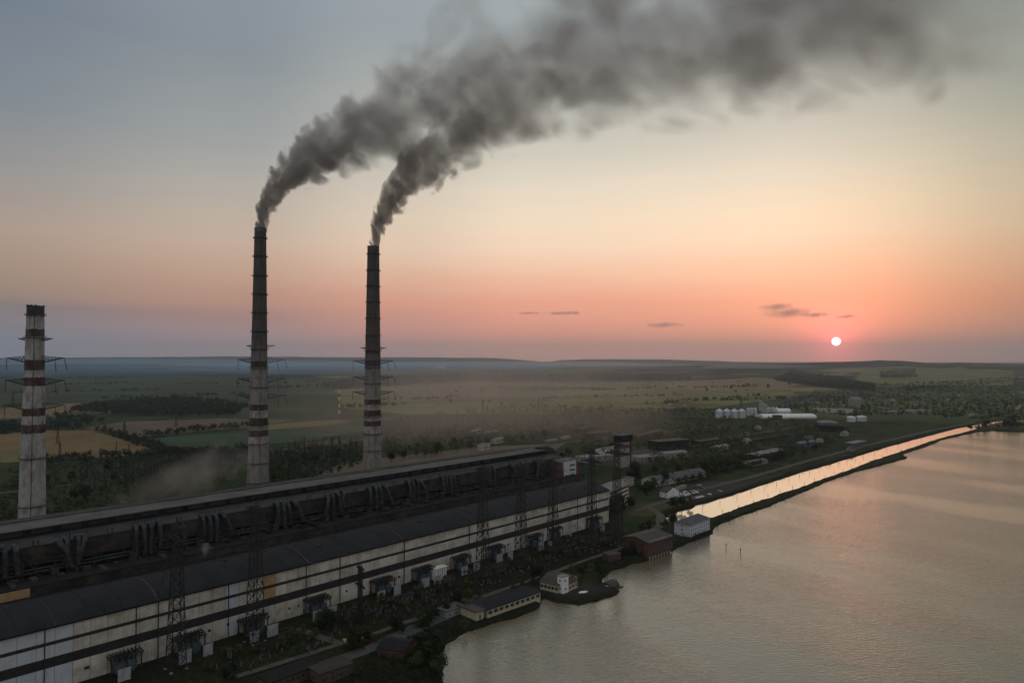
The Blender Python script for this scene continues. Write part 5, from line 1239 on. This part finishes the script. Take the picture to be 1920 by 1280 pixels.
wood('undergrowth', 'weeds on the dike', 1300, [(1335, 990), (1350, 976), (1440, 937), (1530, 905), (1600, 880), (1700, 847), (1800, 813), (1800, 815), (1700, 853), (1600, 884), (1500, 922), (1440, 947), (1370, 972)], 0.3, 0.9, 10, LEAF[2], 17)
wood('undergrowth', 'weeds along the near shore', 700, [(640, 1290), (690, 1230), (780, 1190), (860, 1165), (862, 1184), (835, 1210), (828, 1290)], 0.5, 2.2, 30, LEAF[0], 18)
wood('undergrowth', 'weeds of the shore by the brick pump hall', 500, [(1090, 1060), (1190, 1030), (1280, 990), (1330, 1000), (1290, 1012), (1190, 1050), (1130, 1078)], 0.5, 2.2, 26, LEAF[0], 19)
wood('undergrowth', 'low weeds among the transformers', 1300, [(200, 1300), (500, 1210), (700, 1140), (900, 1085), (1150, 1000), (1170, 1015), (900, 1115), (650, 1190), (440, 1262), (420, 1300)], 0.2, 0.9, 16, LEAF[2], 20)
wood('woodland', 'wooded strips of the far left plain', 2600, [(-200, 704), (0, 700), (200, 698), (420, 700), (600, 704), (590, 709), (330, 706), (100, 711), (-200, 714)], 8, 16, 8, LEAF[0], 21)

def tree_lines(name, label, lines, n_per, hmin, hmax, n_leaf, m_, seed):
    rs_ = np.random.default_rng(seed); c = []; r = []; sz = []
    for a, b in lines:
        for t in np.sort(rs_.random(n_per)):
            if math.sin(t * 37 + a[0]) > 0.75: continue
            p = G(a[0] + (b[0] - a[0]) * t, a[1] + (b[1] - a[1]) * t + rs_.normal() * 0.25); h = rs_.uniform(hmin, hmax) * (1.3 if rs_.random() < 0.15 else 1)
            gz_ = float(height(np.array([p.x]), np.array([p.y]))[0]); c.append((p.x, p.y, gz_ + h * 0.5)); r.append((h * 0.5, h * 0.5, h * 0.5)); sz.append(h * 0.16)
    V = leaf_cloud(np.array(c), np.array(r), n_leaf, np.array(sz), rs_)
    return tag(link(name, quad_mesh(name, V, [m_]), None), label, kind='stuff')
tree_lines('hedgerow', 'thin tree lines between the far fields', [((0, 738), (300, 731)), ((180, 748), (480, 739)), ((490, 729), (640, 722)), ((-30, 725), (240, 719)), ((330, 722), (620, 716)), ((700, 752), (900, 745)), ((760, 737), (1040, 733)), ((1000, 749), (1290, 742)),
    ((1100, 733), (1290, 726)), ((1210, 760), (1440, 741)), ((1300, 752), (1500, 748)), ((1300, 728), (1420, 724)), ((640, 765), (760, 760)), ((860, 727), (1140, 728)), ((1640, 722), (1800, 716)), ((1500, 692), (1640, 696)), ((1720, 700), (1920, 694)), ((0, 693), (420, 690)), ((500, 697), (800, 699)), ((830, 696), (1260, 696))], 70, 7, 14, 14, LEAF[0], 41)
for i, (x, y) in enumerate([(1235, 715), (1262, 722), (1290, 714), (1310, 726), (1335, 718), (1352, 711), (1370, 729), (1385, 716), (1402, 722), (1420, 712), (1440, 727), (1465, 716), (1480, 722), (1250, 730), (1325, 734), (1400, 733), (905, 757), (918, 755), (940, 760), (820, 762), (845, 757), (1020, 752)]):
    put_tree(x, y, i % 4, random.uniform(0.9, 1.5), 'lone dark tree standing in the tawny meadow far beyond the silos' if x > 1200 else 'lone dark tree in the hazy meadow beyond the coal yard', TREE, 'lone trees of the tawny meadow' if x > 1200 else 'lone trees of the hazy meadow')
# shrubs among the switchgear
random.seed(77)
for i in range(70):
    f = random.random(); x = 1150 - 760 * f + random.uniform(-25, 25); y = 1003 + 245 * f + random.uniform(-12, 16)
    put_tree(x, y, random.choice((5, 5, 3, 1)), random.uniform(0.35, 0.75), 'dark shrub growing among the transformers before the striped hall', BUSH, 'shrubs among the transformers')
for i in range(40):
    f = random.random(); x = 1010 - 350 * f + random.uniform(-15, 15); y = 1078 + 128 * f + random.uniform(2, 18)
    put_tree(x, y, random.choice((5, 5, 3, 0)), random.uniform(0.4, 0.85), 'dark shrub on the shore side of the gravel track', BUSH, 'shrubs along the gravel track')
# ------------------------------------------------------------------ smoke plumes
def fcurve(q, x, pts, x0, x1, y0, y1):
    """piecewise curve y(x) as a Float Curve node"""
    nd = q.n('ShaderNodeFloatCurve'); cv = nd.mapping.curves[0]
    P = [((a - x0) / (x1 - x0), (b - y0) / (y1 - y0)) for a, b in pts]
    cv.points[0].location = P[0]; cv.points[1].location = P[-1]
    for p in P[1:-1]: cv.points.new(*p)
    nd.mapping.update()
    q.put(nd.inputs['Value'], q.m('DIVIDE', q.m('SUBTRACT', x, x0), x1 - x0))
    return q.m('ADD', q.m('MULTIPLY', nd.outputs[0], y1 - y0), y0)

RAD0 = [(-10, 5.4), (0, 5.8), (10, 8.2), (25, 11.0), (50, 16.0), (100, 25.0), (200, 43.0), (300, 58.0), (450, 71.0), (600, 78.0), (900, 85.0)]
def plume(name, label, depth, path, wide, tilt, dens_pts, col, seed, step=0.12):
    RAD = [(a, b * (1 + (wide - 1) * min(1, max(0, a / 80)))) for a, b in RAD0]
    W = [atY(px, py, depth) for px, py in path]; P0 = W[0]
    c, s = math.cos(tilt), math.sin(tilt)
    uw = [((p.x - P0.x) * c + (p.z - P0.z) * s, -(p.x - P0.x) * s + (p.z - P0.z) * c) for p in W]
    U = uw[-1][0]
    ws = [w for _, w in uw]; wlo, whi = min(ws) - 5, max(ws) + 5
    # hull mesh in local axes (x along the drift)
    us = np.concatenate([np.linspace(-2, 60, 16), np.linspace(70, U, 60)]); cu = np.interp(us, [a for a, _ in uw], ws)
    seg = 28; vs = []
    for i, (u, cw) in enumerate(zip(us, cu)):
        r = float(np.interp(u, [a for a, _ in RAD], [b for _, b in RAD])) * (1.46 if u > 12 else 1.3)
        for j in range(seg):
            a = 2 * math.pi * j / seg
            b = 1 + 0.22 * (float(fbm(np.array([u / (r * 0.9) + seed]), np.array([a * 1.3 if a < math.pi else (2 * math.pi - a) * 1.3 + 3]), 3)[0]) - 0.5)
            vs.append((u, math.cos(a) * r * b, cw + math.sin(a) * r * b))
    n_ = len(us)
    fs = [(j * seg + i, j * seg + (i + 1) % seg, (j + 1) * seg + (i + 1) % seg, (j + 1) * seg + i) for j in range(n_ - 1) for i in range(seg)]
    fs += [tuple(range(seg))[::-1], tuple((n_ - 1) * seg + i for i in range(seg))]
    me = bpy.data.meshes.new(name); me.from_pydata(vs, [], fs)
    bm = bmesh.new(); bm.from_mesh(me); bmesh.ops.recalc_face_normals(bm, faces=bm.faces); bm.to_mesh(me); bm.free()
    m_ = bpy.data.materials.new(name); m_.use_nodes = True; q = NT(m_.node_tree)
    p = q.n('ShaderNodeTexCoord').outputs['Object']
    u, v, w = q.sep(p)
    cw = fcurve(q, u, [(-10, ws[0])] + uw, -10, U, wlo, whi)
    uu = np.linspace(-10, U, 240); ru = np.interp(uu, [a for a, _ in RAD], [b for _, b in RAD]); iu = np.concatenate([[0], np.cumsum(np.diff(uu) / (0.5 * (ru[1:] + ru[:-1])))])
    r = fcurve(q, u, [p_ for p_ in RAD if p_[0] < U] + [(U, float(ru[-1]))], -10, U, 0.0, 120.0)
    qx = fcurve(q, u, [(float(a), float(b)) for a, b in zip(uu[::8], iu[::8])] + [(U, float(iu[-1]))], -10, U, 0.0, float(iu[-1]))
    sl = [((a[0] + b[0]) / 2, 1 / math.hypot(1, (b[1] - a[1]) / max(b[0] - a[0], 0.5))) for a, b in zip(uw[:-1], uw[1:])]
    csl = fcurve(q, u, [(-10, sl[0][1])] + sl + [(U, 1.0)], -10, U, 0.0, 1.0)
    qw = q.m('DIVIDE', q.m('MULTIPLY', q.m('SUBTRACT', w, cw), csl), r); qv = q.m('DIVIDE', v, r)
    Q = q.comb(q.m('ADD', qx, seed * 3.1), qv, qw)
    warp = q.v('SCALE', q.v('SUBTRACT', q.noise(Q, 0.9, 1, 0.5, out=1), (0.5, 0.5, 0.5)), scale=0.9)
    Qw = q.v('ADD', Q, warp)
    nz = q.noise(Qw, 1.9, 4, 0.62)
    big = q.noise(Q, 0.55, 1, 0.5)
    vo = q.n('ShaderNodeTexVoronoi', feature='F1', normalize=False); q.put(vo.inputs['Vector'], Qw)
    vo.inputs['Scale'].default_value = 1.15; vo.inputs['Detail'].default_value = 1.0; vo.inputs['Roughness'].default_value = 0.5; vo.inputs['Lacunarity'].default_value = 2.3
    lump = q.m('SUBTRACT', 0.62, vo.outputs['Distance'])                       # rounded billows
    d = q.m('SQRT', q.m('ADD', q.m('MULTIPLY', qv, qv), q.m('MULTIPLY', qw, qw)))
    far = q.mrange(u, 0.0, 300.0)
    e = q.m('ADD', q.m('SUBTRACT', 1.02, d), q.m('MULTIPLY', far, 0.12))
    e = q.m('ADD', e, q.m('MULTIPLY', lump, q.m('ADD', 0.85, q.m('MULTIPLY', far, 0.35))))
    e = q.m('ADD', e, q.m('MULTIPLY', q.m('SUBTRACT', nz, 0.5), q.m('ADD', 0.7, q.m('MULTIPLY', far, 1.1))))
    e = q.m('ADD', e, q.m('MULTIPLY', q.m('SUBTRACT', big, 0.5), q.m('ADD', 0.5, q.m('MULTIPLY', far, 0.9))))
    soft = q.m('ADD', 0.20, q.m('MULTIPLY', far, 0.45))
    den = q.mrange(e, 0.0, soft)
    den = q.m('MULTIPLY', den, q.mrange(lump, -0.15, 0.35, q.m('SUBTRACT', 0.9, q.m('MULTIPLY', far, 0.42)), 1.3))
    hull = q.mrange(d, 1.30, 1.02)
    lvl = fcurve(q, u, dens_pts, -10, U, 0.0, 3.0)
    den = q.m('MULTIPLY', q.m('MULTIPLY', den, hull), q.m('DIVIDE', lvl, r))
    pv = q.n('ShaderNodeVolumePrincipled'); pv.inputs['Color'].default_value = col + (1,)
    pv.inputs['Anisotropy'].default_value = 0.1
    q.put(pv.inputs['Density'], den)
    o = q.n('ShaderNodeOutputMaterial'); q.t.links.new(pv.outputs[0], o.inputs['Volume'])
    m_.cycles.volume_step_rate = step
    ob = link(name, me, None, [m_]); ob.location = P0; ob.rotation_euler = (0, -tilt, 0)
    tag(ob, label, 'smoke')
    return ob
T_ = math.radians(32)
plume('smoke_plume', 'dark smoke plume drifting from the taller tall chimney, upper of the two plumes', 656,
      [(489.5, 432), (491, 400), (508, 366), (545, 322), (598, 284), (660, 250), (740, 220), (830, 184), (950, 136), (1100, 90), (1300, 44), (1600, -22), (1950, -70)],
      1.22, T_, [(-10, 2.3), (60, 2.2), (160, 1.7), (300, 1.1), (560, 0.9), (690, 0.75), (745, 0.0), (771, 0.0)], (0.75, 0.66, 0.58), 1.0)
plume('smoke_plume', 'dark smoke plume from the chimney nearer the sun, lower of the two plumes', 757,
      [(701, 463), (704, 434), (722, 394), (752, 354), (806, 300), (880, 240), (960, 190), (1060, 146), (1200, 108), (1400, 76), (1600, 46), (1900, 0)],
      1.14, T_, [(-10, 2.2), (60, 2.1), (160, 1.55), (300, 1.1), (540, 0.95), (650, 0.75), (700, 0.0), (740, 0.0)], (0.77, 0.66, 0.56), 5.0)
# ------------------------------------------------------------------ the air
hz = MB().box(-30000, -3000, -8, 30000, 29000, 720)
m_air = bpy.data.materials.new('air'); m_air.use_nodes = True; q = NT(m_air.node_tree)
pv = q.n('ShaderNodeVolumePrincipled'); pv.inputs['Color'].default_value = (0.74, 0.86, 1.0, 1); pv.inputs['Density'].default_value = 5.2e-5; pv.inputs['Anisotropy'].default_value = 0.65
o = q.n('ShaderNodeOutputMaterial'); q.t.links.new(pv.outputs[0], o.inputs['Volume'])
tag(hz.build('haze', m_air), kind='stuff')
# ------------------------------------------------------------------ clouds low in the sunset, steam and dust
def puff_mat(name, col, dens, scale, step, seed, amp=3.4, base=0.62, asp=(1, 1, 1), aniso=0.55):
    m_ = bpy.data.materials.new(name); m_.use_nodes = True; q = NT(m_.node_tree)
    p = q.n('ShaderNodeTexCoord').outputs['Object']; x, y, z = q.sep(p)
    r = q.v('LENGTH', q.comb(q.m('DIVIDE', x, asp[0]), q.m('DIVIDE', y, asp[1]), q.m('DIVIDE', z, asp[2])))
    nz = q.noise(q.v('ADD', p, (seed * 13.1, seed * 7.7, seed)), scale, 4, 0.6)
    e = q.m('ADD', q.m('SUBTRACT', base, r), q.m('MULTIPLY', q.m('SUBTRACT', nz, 0.5), amp))
    d = q.m('MULTIPLY', q.m('MULTIPLY', q.mrange(e, 0.0, 0.9), q.mrange(r, 1.0, 0.7)), dens)
    pv = q.n('ShaderNodeVolumePrincipled'); pv.inputs['Color'].default_value = col + (1,); q.put(pv.inputs['Density'], d); pv.inputs['Anisotropy'].default_value = aniso
    o = q.n('ShaderNodeOutputMaterial'); q.t.links.new(pv.outputs[0], o.inputs['Volume']); m_.cycles.volume_step_rate = step
    return m_
def blob(name, loc, size, m_, rot=(0, 0, 0)):
    bm = bmesh.new(); bmesh.ops.create_icosphere(bm, subdivisions=3, radius=1.0)
    for v in bm.verts: v.co = Vector((v.co.x * size[0], v.co.y * size[1], v.co.z * size[2])) * (1 + 0.12 * math.sin(v.co.x * 5 + loc[0]))
    me = bpy.data.meshes.new(name); bm.to_mesh(me); bm.free()
    o = link(name, me, None, [m_]); o.location = loc; o.rotation_euler = rot; return o
CD = 60000.0
for i, (x, y, w_, h_, lb) in enumerate([(1456, 575, 36, 8, 'small flat grey cloud high left of the sun, upper one of the cluster'), (1478, 586, 54, 11, 'ragged grey cloud left of the sun, largest of the cluster'), (1528, 590, 34, 6, 'little cloud strip between the ragged cloud and the sun'),
                                       (1587, 593, 22, 4, 'thin cloud sliver just above the sun'), (1056, 587, 44, 4, 'thin long cloud streak low in the sky, right one of the left pair'), (990, 587, 24, 3, 'short thin cloud streak, left one of the left pair'), (1245, 609, 40, 6, 'flat grey cloud midway between chimneys and sun')]):
    d = ray(x, y); t = CD / d.y; P = Vector((d.x * t, CD, CAM_H + d.z * t)); k_ = CD / FPX
    sx, sz = w_ * k_ * 1.15, h_ * k_ * 1.25
    m_ = puff_mat('cloud', (0.45, 0.40, 0.42), 0.9 / (sz * 2), 0.30 / sz, 0.4, i + 1, amp=2.6, base=0.85, asp=(sx, sz * 2.5, sz))
    tag(blob('cloud', P, (sx, sz * 2.5, sz), m_), lb, 'cloud')
def puff(name, px, py, depth, w_, h_, dens, col, label, cat, seed, step=0.25, kind=None, deep=1.0, amp=3.4, base=0.62, rot=(0, 0, 0)):
    P = atY(px, py, depth); k_ = depth / FPX; sx, sz = w_ * k_, h_ * k_; sy = max(sx, sz) * deep
    m_ = puff_mat(name, col, dens / max(sz, sx * 0.5), 0.8 / max(sz, sx * 0.4), step, seed, amp, base, asp=(sx, sy, sz))
    return tag(blob(name, P, (sx, sy, sz), m_, rot), label, cat, kind=kind)
puff('steam_cloud', 335, 905, 470, 200, 54, 0.5, (0.80, 0.72, 0.66), 'drifting grey steam rising behind the boiler house roof', 'steam', 2, rot=(0, -0.45, 0))
puff('steam_cloud', 415, 880, 500, 120, 46, 0.42, (0.80, 0.72, 0.66), 'thinner steam wisp between boiler house and middle chimney', 'steam', 3, rot=(0, -0.8, 0))
puff('steam_cloud', 384, 1030, 330, 22, 14, 0.9, (0.85, 0.85, 0.85), 'small white steam puff on the boiler house ledge, nearer one', 'steam', 4)
puff('steam_cloud', 785, 943, 470, 22, 13, 0.9, (0.85, 0.80, 0.80), 'small pale steam puff on the boiler house ledge, farther one', 'steam', 5)
puff('dust_haze', 860, 800, 1150, 540, 150, 0.52, (0.98, 0.84, 0.71), 'brown dust hanging over the coal yard', 'dust', 6, step=0.7, kind='stuff', deep=0.8, amp=1.6, base=0.85)
puff('dust_haze', 930, 725, 2300, 560, 80, 0.6, (0.97, 0.86, 0.80), 'mauve smoke drifting over the far meadow', 'dust', 7, step=0.7, kind='stuff', deep=0.6, amp=1.4, base=0.85)
puff('steam_cloud', 828, 688, 7000, 22, 7, 1.6, (0.95, 0.9, 0.85), 'bright field smoke far away below the horizon hills', 'smoke', 8)

def mist(px, py, depth, w_px, deep, h, dens, label, col=(0.90, 0.93, 1.0)):
    """a flat bank of even mist lying on the plain"""
    P = G(px, py); k_ = depth / FPX; x = (px - 960) * k_
    m_ = bpy.data.materials.new('mist'); m_.use_nodes = True; q = NT(m_.node_tree)
    pv = q.n('ShaderNodeVolumePrincipled'); pv.inputs['Color'].default_value = col + (1,); pv.inputs['Density'].default_value = dens; pv.inputs['Anisotropy'].default_value = 0.55
    o = q.n('ShaderNodeOutputMaterial'); q.t.links.new(pv.outputs[0], o.inputs['Volume'])
    tag(blob('mist_bank', Vector((x, depth, 20)), (w_px * k_, deep, h), m_), label, kind='stuff')
mist(860, 0 + 690, 11500, 520, 2200, 60, 2.2e-4, 'pale mist lying before the far hills')
mist(240, 690, 9200, 760, 6800, 95, 2.1e-4, 'blue mist on the far left plain', (0.30, 0.66, 1.0))
mist(1430, 690, 7400, 130, 900, 46, 3.0e-4, 'mist in the valley below the sun')
